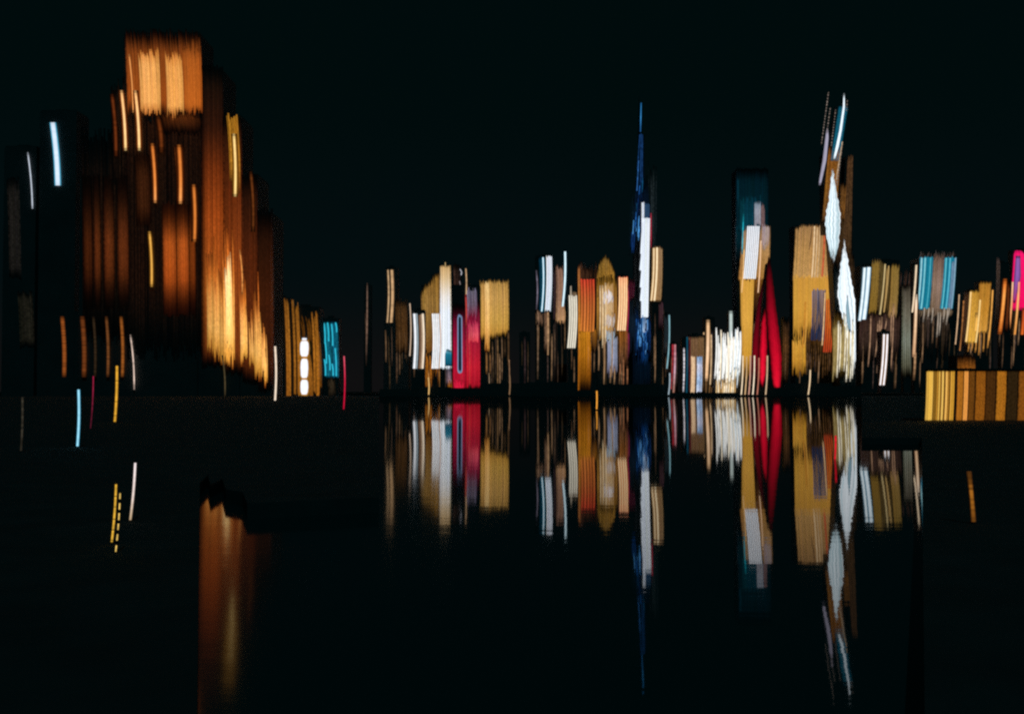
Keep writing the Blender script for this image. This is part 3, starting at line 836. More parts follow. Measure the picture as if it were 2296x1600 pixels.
t, B, S = T('silver_tower_cluster', 'silver-white glass tower of many overlapping thin light lines', 1500, 1632, [(1602, 742, 1634), (1634, 700, 1645), (1645, 748, 1662)], group=GRP)
B(1604, 740, 1662, 866, [(0, (70, 74, 74)), (0.4, (128, 134, 132)), (0.75, (140, 138, 126)), (1, (100, 80, 52))], ft=26, fb=26, jit=0.5, pj=0.12, stag=10, k=0.4)
B(1636, 750, 1656, 850, [(0, (150, 172, 190)), (1, (176, 196, 206))], off=1.2, ft=20, fb=20, jit=0.25, k=0.4, lat='soft', power=0.5)
S(1638, 697, 800, 8, [(0, (176, 190, 184)), (1, (196, 208, 206))], off=1.4, k=0.4, ft=8, fb=20)
for i in range(25):
    x = 1605 + 56 * (i + rnd.random()) / 25
    y0 = rnd.uniform(728, 775)
    S(x, y0, y0 + rnd.uniform(85, 120), rnd.uniform(1.6, 2.8), rnd.choice(((240, 240, 236), (246, 236, 216), (220, 232, 238), (236, 220, 190), (250, 250, 250))), off=2.0 + 0.04 * i, k=0.7, ft=5, fb=10, pj=0.12)
for i in range(16):
    x = 1606 + 42 * (i + rnd.random()) / 16
    S(x, rnd.uniform(846, 862), 884, rnd.uniform(1.8, 3.2), rnd.choice(((210, 176, 124), (236, 214, 176), (170, 134, 84))), off=3.5, k=0.2, ft=6, fb=4, pj=0.25)

# ------------------------------------------------------------------ teal-crowned gold tower and the red twin-lobed tower
t, B, S = T('teal_crown_tower', 'gold tower with white ribs and a faint teal glass crown', 2100, 1690, [(1650, 380, 1722), (1658, 505, 1727)], group=GRP)
B(1649, 378, 1722, 520, [(0, (2, 22, 29)), (0.5, (3, 28, 36)), (1, (4, 32, 42))], cw=2.4, ft=34, fb=10, jit=0.12, pj=0.12, k=0, stag=3)
B(1659, 438, 1706, 520, [(0, (4, 40, 52)), (1, (8, 58, 72))], off=1.0, cw=3, ft=16, fb=10, jit=0.15, k=0)
B(1648, 500, 1664, 600, [(0, (4, 40, 50)), (1, (3, 16, 22))], off=0.5, ft=10, fb=60, jit=0.2, k=0)
B(1652, 385, 1656, 470, (6, 44, 56), off=1.2, ft=20, fb=40, k=0)
S(1666.5, 480, 570, 2.6, (26, 150, 168), off=2, ft=30, fb=20, k=0, dx=-3, pj=0.2)
B(1691, 444, 1705, 512, [(0, (90, 110, 124)), (0.4, (150, 152, 162)), (1, (140, 132, 138))], off=1.8, ft=16, fb=10, jit=0.2, k=0)
B(1706, 456, 1714, 512, (104, 80, 82), off=1.8, ft=14, fb=8, jit=0.3, k=0)
B(1664, 506, 1727, 628, [(0, (140, 112, 84)), (0.5, (170, 128, 76)), (1, (166, 116, 54))], off=0.8, ft=4, fb=4, stag=2, jit=0.15, pj=0.12, k=0.3, sl=(-8, -2))
B(1708, 506, 1724, 560, (150, 136, 140), off=1.2, ft=6, fb=24, jit=0.2)
for i in range(7):
    S(1676.5 + 4.1 * i, 507, 625, 2.5, (236, 240, 246), off=2.2, k=0.35, dx=-7, pj=0.04)
B(1674, 507, 1704, 625, (70, 82, 100), off=1.4, ft=2, fb=2, stag=1, jit=0.1, k=0.35, sl=(-8, -8))
S(1705.5, 540, 656, 2.2, (232, 190, 150), off=2.2, k=0.4, dx=-4)
S(1668, 560, 656, 2.2, (226, 180, 120), off=2.2, k=0.3, dx=-4)
B(1659, 624, 1691, 856, [(0, (208, 154, 62)), (0.4, (214, 160, 66)), (0.75, (200, 146, 50)), (1, (110, 72, 20))], off=0.9, ft=4, fb=50, stag=6, jit=0.1, pj=0.08, k=0, sl=(4, -8), lat='soft', power=0.3)
B(1690, 624, 1716, 720, [(0, (124, 76, 22)), (0.5, (60, 32, 12)), (1, (30, 8, 8))], off=0.7, ft=4, fb=40, jit=0.4, pj=0.2)
t = tag(empty('flame_tower', (at(1722, 860, 1400)[0], 1400, 2.5)), 'crimson tower shaped like two glowing red petals meeting at a point', 'tower', GRP)
mb = MB()
a, b, c = at(1690, 868, 1400), at(1752, 868, 1400), at(1722, 590, 1400)
ring = [(a[0], 1400), (b[0], 1400), (b[0], 1424), (a[0], 1424)]
ring2 = [(c[0] - 1.5, 1400), (c[0] + 1.5, 1400), (c[0] + 1.5, 1412), (c[0] - 1.5, 1412)]
mb.prism(ring, 2.5, c[2], ring2)
mb.build('tower_body', M_DARK, t)
DR = (124, 4, 20)
leaf(t, 1400, [(620, 1712, 1716), (680, 1698, 1706), (760, 1687, 1702), (830, 1683, 1700), (866, 1684, 1698)], [(0, (20, 3, 6)), (0.4, (84, 4, 16)), (0.7, (110, 5, 20)), (1, (40, 3, 8))], 0.6, ft=40, fb=40, lat='soft', name='light_petal')
leaf(t, 1400, [(572, 1721, 1725), (620, 1718, 1731), (690, 1718, 1739), (760, 1723, 1748), (800, 1727, 1752), (845, 1731, 1751), (870, 1735, 1748), (881, 1738, 1745)],
     [(0, (40, 3, 8)), (0.22, (100, 4, 16)), (0.5, (156, 6, 30)), (0.8, (196, 10, 38)), (1, (222, 20, 46))], 1.0, ft=40, fb=10, lat='soft', name='light_petal', cw=1.5, jit=0.22, pj=0.12, rag=0.5, stag=12)
leaf(t, 1400, [(690, 1713, 1716), (730, 1706, 1718), (780, 1703, 1719), (830, 1702, 1717), (856, 1704, 1713), (868, 1706, 1711)],
     [(0, (150, 6, 26)), (0.5, (200, 10, 40)), (1, (216, 20, 46))], 1.4, ft=20, fb=12, lat='soft', name='light_petal', cw=1.5, jit=0.22, pj=0.12, rag=0.5, stag=12)
t, B, S = T('brown_tower', 'dim brown tower between the crimson petals and the broad gold wall', 2000, 1761, [(1754, 714, 1769)], group=GRP)
B(1754, 714, 1769, 862, [(0, (40, 26, 16)), (0.4, (86, 54, 26)), (1, (40, 26, 12))], ft=20, fb=30, jit=0.4, pj=0.3, stag=6)

# ------------------------------------------------------------------ broad gold wall and the leaning tower
t, B, S = T('broad_gold_tower', 'broad gold wall tower with a blue window patch and orange bands', 2350, 1822, [(1780, 506, 1880)], group=GRP)
B(1783, 505, 1880, 626, [(0, (150, 112, 70)), (0.5, (176, 132, 76)), (1, (186, 142, 84))], ft=6, fb=3, stag=3, jit=0.14, pj=0.14, k=0.2, sl=(-5, 0), top=lambda u: 6 * (1 - u) * (u < 0.1))
B(1778, 618, 1884, 768, [(0, (196, 142, 58)), (0.5, (204, 150, 58)), (1, (176, 124, 42))], off=0.9, ft=3, fb=40, stag=5, jit=0.08, pj=0.08, k=0, bot=lambda u: -30 * u)
B(1776, 755, 1806, 845, [(0, (206, 152, 58)), (0.6, (186, 132, 44)), (1, (110, 72, 18))], off=1.0, ft=20, fb=26, stag=6, jit=0.1, pj=0.12, k=0)
B(1804, 730, 1880, 800, [(0, (104, 66, 18)), (1, (30, 18, 8))], off=0.7, ft=20, fb=40, stag=10, jit=0.4, pj=0.25, k=0)
B(1820, 648, 1851, 764, [(0, (92, 96, 126)), (0.3, (52, 66, 100)), (1, (24, 40, 70))], off=1.6, ft=5, fb=4, stag=2, jit=0.18, pj=0.1, k=0.3, lat='comb', cw=2.0, gain=1.2)
for x in (1853, 1858, 1863, 1868):
    S(x, 671, 789, 3, [(0, (214, 112, 44)), (0.6, (206, 90, 32)), (1, (180, 58, 30))], off=2.0, k=0.3, dx=-4, pj=0.1)
B(1850, 671, 1871, 789, [(0, (130, 64, 22)), (1, (110, 40, 16))], off=1.3, ft=5, fb=5, jit=0.2, k=0.3, sl=(-4, -4))
for x, y0, y1, w, c in ((1810, 664, 775, 3, (216, 156, 66)), (1805, 676, 780, 3, (196, 130, 46)), (1849, 656, 774, 3, (222, 178, 130)), (1826, 507, 622, 2.6, (214, 184, 144)), (1832, 510, 622, 3, (210, 176, 132)),
                        (1820, 507, 560, 2, (90, 64, 40)), (1838, 506, 622, 3, (196, 160, 116)), (1849, 505, 620, 4.4, (190, 92, 56)), (1868, 664, 700, 2, (220, 190, 150))):
    S(x, y0, y1, w, c, off=2.4, k=0.3, dx=-4, pj=0.15)
for i in range(14):
    x = 1808 + i * 5.3
    S(x, rnd.uniform(760, 780), rnd.uniform(815, 848), 2, (70, 46, 22), off=1.2, k=0.2, ft=10, fb=20, pj=0.4)

LY = 2300.0
t = tag(empty('leaning_tower', (at(1893, 860, LY)[0], LY, 2.5)), 'leaning brown tower with two white diamond light panels and a teal blade on top', 'skyscraper', GRP)
mb = MB()
for (xa, xb, ya, xc, xd, yb, dz) in ((1860, 1898, 520, 1884, 1918, 870, 0), (1846, 1884, 345, 1850, 1886, 520, 0), (1896, 1910, 350, 1880, 1912, 560, 0.8)):
    q0, q1, q2, q3 = at(xa, ya, LY), at(xb, ya, LY), at(xd, yb, LY), at(xc, yb, LY)
    b0 = len(mb.v)
    zlo = 2.5 if yb > 860 else q2[2] - 2
    mb.v += [(q3[0], LY + dz, zlo), (q2[0], LY + dz, zlo), (q2[0], LY + 40, zlo), (q3[0], LY + 40, zlo), (q0[0], LY + dz, q0[2]), (q1[0], LY + dz, q0[2]), (q1[0], LY + 34, q0[2]), (q0[0], LY + 34, q0[2])]
    mb.f += [(b0, b0 + 3, b0 + 2, b0 + 1), (b0 + 4, b0 + 5, b0 + 6, b0 + 7), (b0, b0 + 1, b0 + 5, b0 + 4), (b0 + 1, b0 + 2, b0 + 6, b0 + 5), (b0 + 2, b0 + 3, b0 + 7, b0 + 6), (b0 + 3, b0, b0 + 4, b0 + 7)]
mb.build('tower_body', M_DARK, t)
qa, qb = at(1881, 240, LY), at(1863, 352, LY)
mb = MB()
w_ = 9.0 / ppm(LY)
mb.v = [(qb[0] - w_, LY + 2, qb[2]), (qb[0] + w_, LY + 2, qb[2]), (qb[0] + w_, LY + 14, qb[2]), (qb[0] - w_, LY + 14, qb[2]),
        (qa[0] - w_, LY + 2, qa[2]), (qa[0] + w_, LY + 2, qa[2]), (qa[0] + w_, LY + 10, qa[2]), (qa[0] - w_, LY + 10, qa[2])]
mb.f = [(0, 3, 2, 1), (4, 5, 6, 7), (0, 1, 5, 4), (1, 2, 6, 5), (2, 3, 7, 6), (3, 0, 4, 7)]
mb.build('mast_frame', M_STEEL, t)
B = lambda *a, **k: bay(t, LY, *a, **k)
S = lambda *a, **k: strip(t, LY, *a, **k)
B(1880, 239, 1901, 361, [(0, (16, 84, 106)), (1, (18, 92, 116))], off=0.8, ft=3, fb=3, stag=1, jit=0.12, pj=0.08, k=0, sl=(-19, -20))
leaf(t, LY, [(208, 1891, 1893), (240, 1889.5, 1893.5), (293, 1881.5, 1886.5), (330, 1873.5, 1879.5), (352, 1869, 1873), (358, 1869, 1871)], (226, 240, 248), 2.4, ft=14, fb=4, cw=1.6, name='light_blade')
leaf(t, LY, [(286, 1853, 1856), (310, 1850, 1857), (360, 1844, 1852), (400, 1837, 1843), (417, 1835, 1839)], (150, 146, 164), 2.0, ft=14, fb=6, cw=1.8, jit=0.2, name='light_blade')
for x, y0, y1, dx in ((1857, 207, 325, -16), (1861, 242, 300, -8), (1873, 246, 330, -10), (1888, 322, 418, -12), (1884, 330, 424, -10), (1899, 225, 250, -2)):
    S(x, y0, y1, 1.8, (112, 100, 92), off=2.6, k=0, dx=dx, dash=(4, 2.5), pj=0.5)
S(1888, 318, 404, 1.8, (176, 150, 120), off=2.8, k=0, dx=-14, pj=0.3)
B(1856, 330, 1884, 505, [(0, (110, 64, 20)), (0.5, (128, 82, 28)), (1, (84, 54, 28))], off=0.6, ft=20, fb=14, jit=0.3, pj=0.25, k=0, sl=(-14, -8), stag=8)
B(1884, 412, 1900, 500, [(0, (84, 54, 24)), (1, (110, 70, 28))], off=0.5, ft=16, fb=20, jit=0.3, pj=0.3, k=0, sl=(-4, -6))
B(1900, 346, 1912, 600, [(0, (74, 50, 30)), (1, (60, 42, 24))], off=0.9, ft=20, fb=60, jit=0.4, pj=0.4, k=0, sl=(-12, -4))
B(1860, 480, 1908, 600, (56, 38, 20), off=0.5, ft=20, fb=40, jit=0.5, pj=0.4, k=0, stag=14)
B(1884, 560, 1914, 700, (52, 36, 20), off=0.5, ft=30, fb=30, jit=0.5, pj=0.4, k=0, sl=(-6, 6), stag=14)
WH = (226, 236, 242)
leaf(t, LY, [(376, 1864.6, 1866.6), (410, 1862, 1871), (450, 1858, 1878), (478, 1852, 1883), (500, 1850, 1883.5), (530, 1853, 1881), (560, 1859, 1878), (580, 1862, 1873), (591, 1865, 1870)],
     [(0, WH), (0.5, (220, 232, 238)), (1, (206, 224, 230))], 2.4, ft=10, fb=10, jit=0.2, pj=0.1, stag=34, cw=1.7, rag=1.2, streak=0.18)
leaf(t, LY, [(536, 1890, 1892), (560, 1888.5, 1896), (600, 1884, 1903), (640, 1878.5, 1910), (665, 1878, 1915), (690, 1883, 1918), (730, 1893, 1919), (770, 1902, 1919), (810, 1908, 1918), (846, 1910, 1914)],
     [(0, WH), (0.8, (230, 238, 244)), (1, (200, 200, 196))], 2.4, ft=8, fb=30, jit=0.16, pj=0.08, stag=40, cw=1.7, rag=1.2, streak=0.1)
leaf(t, LY, [(660, 1899, 1900), (690, 1896, 1903), (720, 1898, 1906), (745, 1903, 1907)], (136, 170, 184), 3.4, ft=10, fb=10, lat='soft', cw=1.6)
B(1864, 700, 1896, 850, [(0, (70, 50, 18)), (0.5, (116, 92, 40)), (1, (60, 46, 16))], off=0.8, ft=30, fb=30, jit=0.35, pj=0.25, k=0.2, stag=12, sl=(4, 12))
for i in range(17):
    x = 1870 + i * 2.7 + rnd.uniform(-1, 1)
    y0 = rnd.uniform(700, 750)
    S(x, y0, rnd.uniform(815, 858), rnd.uniform(1.5, 2.3), rnd.choice(((196, 180, 130), (230, 222, 200), (150, 130, 80))), off=3.0, k=0.4, ft=12, fb=14, pj=0.2)

# ------------------------------------------------------------------ right-hand towers
t, B, S = T('twin_streak_tower', 'olive tower with two thick white light streaks down its left edge', 1800, 1975, [(1928, 596, 1972), (1972, 584, 2016)], group=GRP)
S(1938, 600, 719, 7.5, (226, 240, 246), rim=(90, 130, 150), off=2, k=0.5, dx=-7)
S(1947.5, 599, 716, 10, (226, 240, 248), rim=(110, 150, 170), off=2, k=0.5, dx=-7)
B(1954, 582, 1972, 702, [(0, (126, 98, 44)), (1, (124, 94, 38))], ft=10, fb=6, jit=0.15, pj=0.14, k=0.4, sl=(-4, -4))
B(1972, 584, 1998, 704, [(0, (120, 96, 52)), (1, (110, 84, 44))], ft=8, fb=20, jit=0.5, pj=0.15, k=0.4, lat='comb', sl=(-4, -3), cw=2.6, top=lambda u: 16 * u)
B(1997, 594, 2016, 712, [(0, (122, 96, 44)), (0.7, (130, 102, 52)), (1, (150, 116, 76))], ft=8, fb=8, jit=0.15, pj=0.14, k=0.4, sl=(-4, -2))
S(1984, 592, 705, 3.6, (196, 172, 120), off=1.4, k=0.5, dx=-7)
S(1992, 596, 700, 2.6, (170, 138, 84), off=1.4, k=0.5, dx=-6)
B(1926, 700, 2018, 810, [(0, (56, 38, 32)), (0.6, (48, 34, 28)), (1, (20, 14, 12))], off=0.4, ft=20, fb=50, jit=0.4, pj=0.3, stag=12)
for x, y0, y1 in ((1952, 708, 822), (1972, 712, 836), (1977, 710, 760), (1987, 714, 748), (2003, 680, 832), (1998, 700, 830), (1968, 720, 800)):
    S(x, y0, y1, 2, (150, 116, 90), off=1.5, k=0.6, ft=14, fb=20, pj=0.3, dx=-1)
t, B, S = T('pair_streak_block', 'low dark block with a short pair of white light streaks', 1300, 1985, [(1974, 744, 1996)], group=GRP)
S(1981.5, 749, 863, 5.4, (242, 240, 246), rim=(170, 130, 90), off=1, k=0.6, dx=-3)
S(1989, 749, 863, 5.4, (240, 238, 244), rim=(170, 130, 90), off=1, k=0.6, dx=-3)
t, B, S = T('ribbed_grey_tower', 'grey-green finely ribbed tower', 1900, 2034, [(2021, 640, 2047)], group=GRP)
B(2022, 640, 2046, 846, [(0, (84, 76, 64)), (0.3, (120, 116, 100)), (0.6, (136, 144, 130)), (1, (74, 70, 50))], ft=16, fb=30, jit=0.2, pj=0.12, lat='comb', cw=2.0, k=0.15)
B(2018, 606, 2050, 650, (44, 30, 24), off=0.4, ft=14, fb=14, jit=0.6, gap=0.3)
t, B, S = T('peach_edge_tower', 'tall sliver tower with a curving peach light edge', 1850, 2052, [(2046, 594, 2058)], group=GRP)
S(2054, 594, 700, 4, (240, 214, 180), off=1.4, k=0.4, dx=-5)
S(2054, 660, 800, 7, [(0, (246, 226, 200)), (0.5, (228, 190, 150)), (1, (196, 150, 110))], off=1.8, k=0.3, dx=-3, rim=(150, 112, 84), ft=20, fb=8)
S(2051, 790, 852, 5, [(0, (196, 152, 110)), (1, (96, 70, 46))], off=1.4, k=0.3, pj=0.2, fb=20)
t, B, S = T('teal_twin_tower', 'wide tower with two teal glass panels either side of a tan core', 2000, 2102, [(2060, 578, 2144)], group=GRP)
B(2062, 575, 2092, 694, (18, 112, 138), off=1.0, ft=5, fb=4, stag=2, jit=0.25, pj=0.1, k=0.4, sl=(-2, -5))
B(2117, 575, 2144, 694, (14, 104, 130), off=1.0, ft=5, fb=4, stag=2, jit=0.25, pj=0.1, k=0.4, sl=(-6, -4))
B(2091, 570, 2118, 708, [(0, (100, 76, 64)), (0.5, (136, 112, 98)), (1, (110, 90, 72))], ft=10, fb=14, stag=5, jit=0.25, pj=0.12, k=0.4, sl=(-4, -5))
B(2133, 584, 2140, 692, (96, 118, 140), off=1.4, ft=10, fb=8, jit=0.2, k=0.4, sl=(-5, -5))
for x, w, c in ((2066, 3.6, (150, 206, 216)), (2074, 3.6, (120, 196, 208)), (2086, 3, (70, 164, 184)), (2121, 3.4, (90, 184, 200)), (2130, 2.6, (84, 170, 190)), (2142, 2.6, (120, 150, 170))):
    S(x, 578, 692, w, c, off=2.0, k=0.5, dx=-4, pj=0.08)
B(2060, 566, 2144, 580, (70, 58, 54), off=0.8, ft=8, fb=3, stag=6, jit=0.6, gap=0.4)
B(2060, 692, 2136, 710, (100, 84, 66), off=0.6, ft=3, fb=10, stag=5, jit=0.3)
B(2056, 700, 2128, 800, [(0, (64, 52, 44)), (0.4, (36, 27, 20)), (1, (14, 10, 7))], off=0.5, ft=8, fb=60, stag=22, jit=0.7, pj=0.4, gap=0.25)
for x, y0, y1 in ((2072, 690, 722), (2082, 690, 716), (2091, 690, 724), (2117, 690, 722), (2124, 690, 728), (2103, 700, 756), (2108, 700, 752), (2128, 690, 712)):
    S(x, y0, y1, 2.2, (150, 138, 124), off=2.0, k=0.3, ft=4, fb=14, pj=0.2)
t, B, S = T('stepped_gold_block', 'stepped bright gold block near the right edge', 1700, 2196, [(2168, 652, 2194), (2194, 632, 2224)], group=GRP)
B(2174, 652, 2196, 770, [(0, (176, 126, 44)), (1, (214, 160, 62))], ft=4, fb=4, stag=2, jit=0.15, pj=0.12, k=0.4, sl=(-4, -4))
B(2195, 632, 2222, 746, [(0, (160, 108, 38)), (0.6, (184, 126, 44)), (1, (196, 140, 60))], ft=5, fb=5, stag=2, jit=0.15, pj=0.14, k=0.4, sl=(-3, -4))
B(2160, 654, 2174, 780, (54, 32, 16), ft=16, fb=30, jit=0.5, pj=0.3)
S(2176, 654, 766, 4.4, (246, 202, 130), off=1.5, k=0.4, dx=-6)
S(2197, 672, 768, 4, (248, 206, 130), off=1.5, k=0.4, dx=-5)
S(2190, 700, 742, 8, (236, 178, 84), off=1.4, k=0.3, ft=20)
S(2225, 650, 763, 3.4, (226, 160, 76), off=1.5, k=0.4, dx=-4, pj=0.15)
S(2150, 660, 772, 2.2, (196, 160, 124), off=1.5, k=0.4, dx=-4, pj=0.15)
S(2160, 674, 786, 2.2, (150, 96, 50), off=1.5, k=0.4, dx=-4, pj=0.3)
for x, y0, y1 in ((2172, 770, 788), (2180, 768, 786), (2188, 768, 790), (2196, 745, 796), (2206, 745, 788), (2216, 745, 780)):
    S(x, y0, y1, 2.4, (170, 116, 52), off=1.2, k=0.2, fb=8, pj=0.2)
t, B, S = T('orange_streak_tower', 'slim dark tower with one thick orange light streak near the right edge', 1500, 2250, [(2240, 590, 2262)], group=GRP, depth=10)
S(2253, 625, 749, 9, [(0, (200, 96, 30)), (0.3, (238, 158, 76)), (0.7, (226, 140, 62)), (1, (170, 84, 28))], off=1.4, k=0.5, dx=-6, rim=(120, 54, 16), ft=14, fb=12)
B(2234, 578, 2242, 740, [(0, (66, 52, 48)), (0.2, (60, 46, 38)), (1, (30, 18, 12))], ft=10, fb=60, jit=0.5, pj=0.4)
B(2258, 630, 2264, 744, (80, 36, 12), ft=20, fb=20, jit=0.3)
t, B, S = T('magenta_tower', 'hot-pink lit tower cut by the right edge, with violet glass inside', 1550, 2290, [(2266, 562, 2330)], group=GRP, depth=10)
leaf(t, 1550, [(561, 2276, 2289), (570, 2273, 2296), (630, 2269, 2305), (690, 2265, 2300), (696, 2268, 2298)], [(0, (226, 18, 96)), (1, (220, 12, 84))], 1.0, jit=0.1, cw=2.4, ft=4, fb=5, name='light_panel')
leaf(t, 1550, [(572, 2277, 2287), (620, 2273, 2288), (660, 2271, 2279), (680, 2271, 2275)], [(0, (140, 90, 160)), (0.5, (130, 84, 160)), (1, (160, 50, 120))], 1.6, ft=8, fb=10, lat='soft', cw=2)
S(2270, 632, 752, 4, [(0, (246, 190, 150)), (1, (222, 128, 56))], off=2, k=0.5, dx=-3)
S(2284, 632, 750, 4.6, [(0, (246, 150, 130)), (0.4, (246, 180, 110)), (1, (230, 150, 70))], off=2, k=0.5, dx=-3)
S(2295, 690, 750, 7, [(0, (170, 60, 30)), (1, (210, 96, 34))], off=2, k=0.3, ft=10)
for o_x in (2310, 2320):
    S(o_x, 640, 750, 4, (230, 150, 80), off=2, k=0.5, dx=-3)

# ------------------------------------------------------------------ gold pavilion on the right quay
PY = 137.0
pz = 0.5
root = tag(empty('glass_pavilion', (gx(2200, PY), PY, pz)), 'low gold-lit pavilion of upright glass panels on the near right quay', 'pavilion')
x0w, x1w = at(2074, 940, PY)[0], at(2500, 940, PY)[0]
zt = at(2200, 829, PY)[2]
mb = MB(); mb.prism([(x0w, PY), (x1w, PY), (x1w, PY + 9), (x0w * (PY + 9) / PY + 0.3, PY + 9)], pz, zt); mb.build('pavilion_body', M_DARK, root)
mb = MB(); mb.prism([(x0w - 0.1, PY - 0.25), (x1w, PY - 0.25), (x1w, PY + 9.2), (x0w * (PY + 9) / PY + 0.2, PY + 9.2)], zt, zt + 0.18); mb.build('roof_slab', M_ROOF, root)
mb = MB(); mb.box(x0w - 0.1, x1w + 0.1, PY - 0.3, PY - 0.02, pz, pz + 0.07); mb.build('plinth', M_QUAY, root)
GOLD = (220, 164, 62)
for xa, xb, c, pj in ((2077, 2082, (206, 158, 66), .06), (2082.5, 2092, (226, 176, 76), .05), (2093, 2100, (124, 88, 26), .1), (2100.5, 2104, (176, 122, 40), .08), (2105, 2107.5, (232, 182, 84), .05), (2108.5, 2111, (150, 100, 32), .08),
                      (2112, 2116, (240, 190, 92), .05), (2117, 2119, (130, 84, 26), .08), (2120, 2124.5, (232, 176, 84), .05), (2125, 2129, (160, 108, 36), .08), (2131, 2134, (206, 152, 56), .06), (2134.5, 2140, (196, 142, 48), .08),
                      (2146, 2160, (156, 94, 26), .15), (2161.5, 2171, (216, 142, 66), .08), (2172, 2186, (96, 56, 14), .25), (2188, 2210, (124, 72, 16), .3), (2211, 2233, (62, 36, 10), .3), (2235, 2256.5, (150, 92, 22), .25),
                      (2258, 2282, (40, 27, 10), .3), (2284, 2306, (116, 66, 16), .3), (2308, 2330, (70, 40, 12), .3), (2332, 2352, (140, 84, 20), .3)):
    bay(root, PY, xa, 832, xb, 942, c, off=0.03, cw=1.6, ph=3.0, ft=2, fb=2, stag=0.4, jit=0.08, pj=pj, k=0.25, sl=(-1, -1), name='glass_panel')
mb = MB()
q = at(2165, 800, PY)
mb.box(q[0] - 1.0, q[0] + 0.9, PY + 0.4, PY + 3, zt + 0.18, q[2] + 0.2)  # added box backing the painted orange fade above the roof
mb.build('glow_backing', M_DARK, root)
bay(root, PY, 2146, 796, 2186, 827, [(0, (50, 26, 8)), (1, (124, 70, 18))], off=-0.35, cw=2, ph=3, ft=18, fb=0, stag=4, jit=0.3, pj=0.3, k=0, name='roof_glow')  # orange light fading upward, painted in pane emission

# ------------------------------------------------------------------ light streaks on the banks and water, built as glowing posts
def streak_column(label, Y, x, y0, y1, w, cols, zg, rim=None, dash=None, k=0.6, dx=0, name='streak_column', pj=0.08, group=None, cat='light streak'):  # blurred point light built as a tall glowing tube with added post
    s = 1 / ppm(Y)
    p0 = at(x + dx + wob(x, 1, k), y1, Y)
    r = tag(empty(name, (p0[0], Y, zg)), label, cat, group)
    mb = MB()
    hw = max(0.02, w * 0.35 * s)
    zt = at(x, y0, Y)[2]
    p1 = at(x, y0, Y)
    # added back post follows the streak
    n = 10
    for i in range(n + 1):
        tt = i / n
        y = y1 + (y0 - y1) * tt
        q = at(x + dx * (1 - tt) + wob(x, 1 - tt, k), y, Y)
        z = q[2] if i else zg
        mb.v += [(q[0] - hw, Y + 0.3 * s, z), (q[0] + hw, Y + 0.3 * s, z), (q[0] + hw, Y + 0.3 * s + 2 * hw, z), (q[0] - hw, Y + 0.3 * s + 2 * hw, z)]
    for i in range(n):
        a, b = 4 * i, 4 * (i + 1)
        mb.f += [(a + j, a + (j + 1) % 4, b + (j + 1) % 4, b + j) for j in range(4)]
    mb.f += [(3, 2, 1, 0), tuple(4 * n + j for j in range(4))]
    mb.build('post', M_STEEL, r)
    mb = MB()
    bw = hw * 2.2
    mb.prism([(p0[0] + bw * math.cos(a * math.pi / 4), Y + 0.3 * s + hw + bw * math.sin(a * math.pi / 4)) for a in range(8)], zg, zg + max(0.03, bw * 0.5))
    mb.build('base', M_STEEL, r)
    strip(r, Y, x, y0, y1, w, cols, off=0.5 * s, rim=rim, ft=3, fb=3, k=k, dx=dx, dash=dash, pj=pj, name='streak_tube')
    return r


def dist(zg, y):                      # distance of a point on ground zg seen on image row y
    return (EYE - zg) * FPX / (y - 878.0)


streak_column('pale blue light streak low at far left', dist(0.5, 1002), 176, 873, 1000, 6.5, (150, 214, 236), 0.5, rim=(40, 120, 150), dx=-13, k=0.8)
streak_column('thin crimson light streak near the pale blue one', dist(0.5, 962), 209, 843, 960, 2.2, [(0, (150, 26, 60)), (1, (60, 14, 28))], 0.5, dx=-14, pj=0.3)
streak_column('yellow light streak left of the orange tower foot', dist(0.5, 947), 262, 820, 945, 6, (216, 160, 50), 0.5, rim=(140, 96, 20), dx=-12, dash=(38, 1.2), pj=0.15)
streak_column('dim grey light streak at the left edge', dist(0.5, 1012), 50, 890, 1010, 5, (44, 40, 32), 0.5, dx=-12, pj=0.5)
streak_column('white light streak on the dark near promenade', dist(0.5, 1167), 303, 1037, 1165, 5.5, [(0, (240, 226, 226)), (0.6, (226, 206, 196)), (1, (176, 150, 116))], 0.5, dx=-18, k=0.6)
streak_column('yellow light streak, taller of the broken pair on the promenade', dist(0.5, 1217), 260, 1085, 1215, 5, (214, 164, 54), 0.5, dx=-17, dash=(30, 1.5), pj=0.2)
streak_column('dashed yellow light streak, right one of the broken pair', dist(0.5, 1237), 269, 1105, 1236, 3.4, (222, 184, 96), 0.5, dx=-17, dash=(14, 9), pj=0.2)
streak_column('warm white light streak at the foot of the orange tower', dist(0.5, 899), 616.5, 776, 898, 4.6, (246, 224, 200), 0.5, dx=-7, k=0.9)
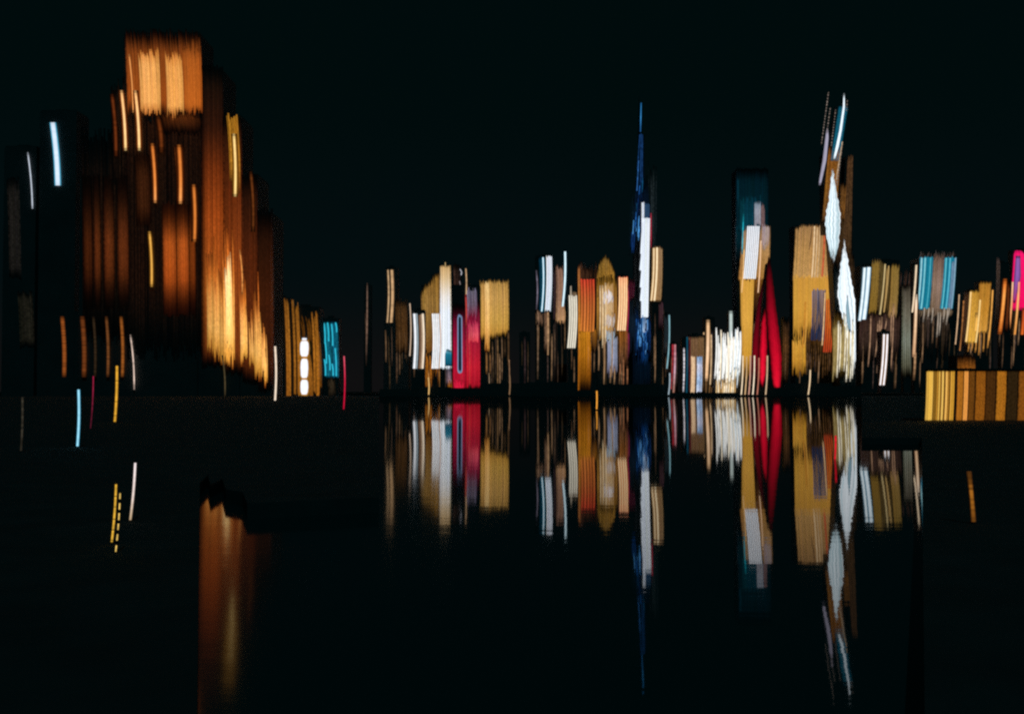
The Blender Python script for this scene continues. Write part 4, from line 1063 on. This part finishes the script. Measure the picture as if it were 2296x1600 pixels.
streak_column('thin red light streak right of the teal streaks', dist(0.5, 919), 771, 798, 917, 3, [(0, (226, 90, 110)), (0.5, (206, 24, 60)), (1, (190, 10, 50))], 0.5, dx=-6, k=0.9)
# far-shore lamps at the water's edge, their smear built as tall tubes
FY = 1052.0
for x, y0, c, lab in ((1665, 797, (246, 222, 186), 'thick cream light streak at the far water edge, first in the row under the crimson petals'),
                      (1673.5, 799, (206, 168, 120), 'tan light streak at the far water edge, second in the row under the crimson petals'),
                      (1682, 797, (200, 150, 130), 'dull pink light streak at the far water edge, third in the row under the crimson petals'),
                      (1691, 797, (244, 224, 196), 'cream light streak at the far water edge, fourth in the row under the crimson petals'),
                      (1701, 802, (180, 110, 90), 'dim reddish light streak at the far water edge, fifth in the row under the crimson petals'),
                      (1720, 797, (206, 176, 140), 'tan light streak at the far water edge, last in the row under the crimson petals'),
                      (1816, 829, (236, 206, 164), 'lone cream light streak at the far water edge below the broad gold tower'),
                      (960, 846, (226, 180, 110), 'amber light streak at the far water edge below the olive tower'),
                      (1501, 836, (150, 170, 180), 'grey-blue light streak at the far water edge right of the needle tower'),
                      (1142, 840, (130, 100, 72), 'faint light streak at the far water edge below the broad gold-windowed block')):
    streak_column(lab, FY, x, y0, 885, 3.0, c, 1.0, k=0.5, dx=-1, name='waterfront_lamp', cat='lamp', group='lamps along the far water edge')
streak_column('orange light streak on the open water', 250, 1337.5, 876, 917, 2.8, (236, 156, 56), -0.5, k=0.2, name='water_streak', cat='marker post')  # added post standing in for a lone orange streak
r_ = streak_column('red light streak on the water below the leaning tower', 68, 1873, 976, 1030, 4.5, (206, 22, 40), -0.5, k=0.2, name='water_streak', cat='marker post', pj=0.2)  # added post standing in for a small red streak
streak_column('grainy gold light streak on the dark quay in front of the pavilion', dist(0.5, 1172), 2172, 1056, 1170, 11, [(0, (60, 34, 10)), (0.5, (150, 92, 26)), (1, (80, 46, 12))], 0.5, rim=(50, 28, 8), pj=0.35, k=0.3, dx=14, name='streak_column')  # added tube standing in for a gold streak among the reflections
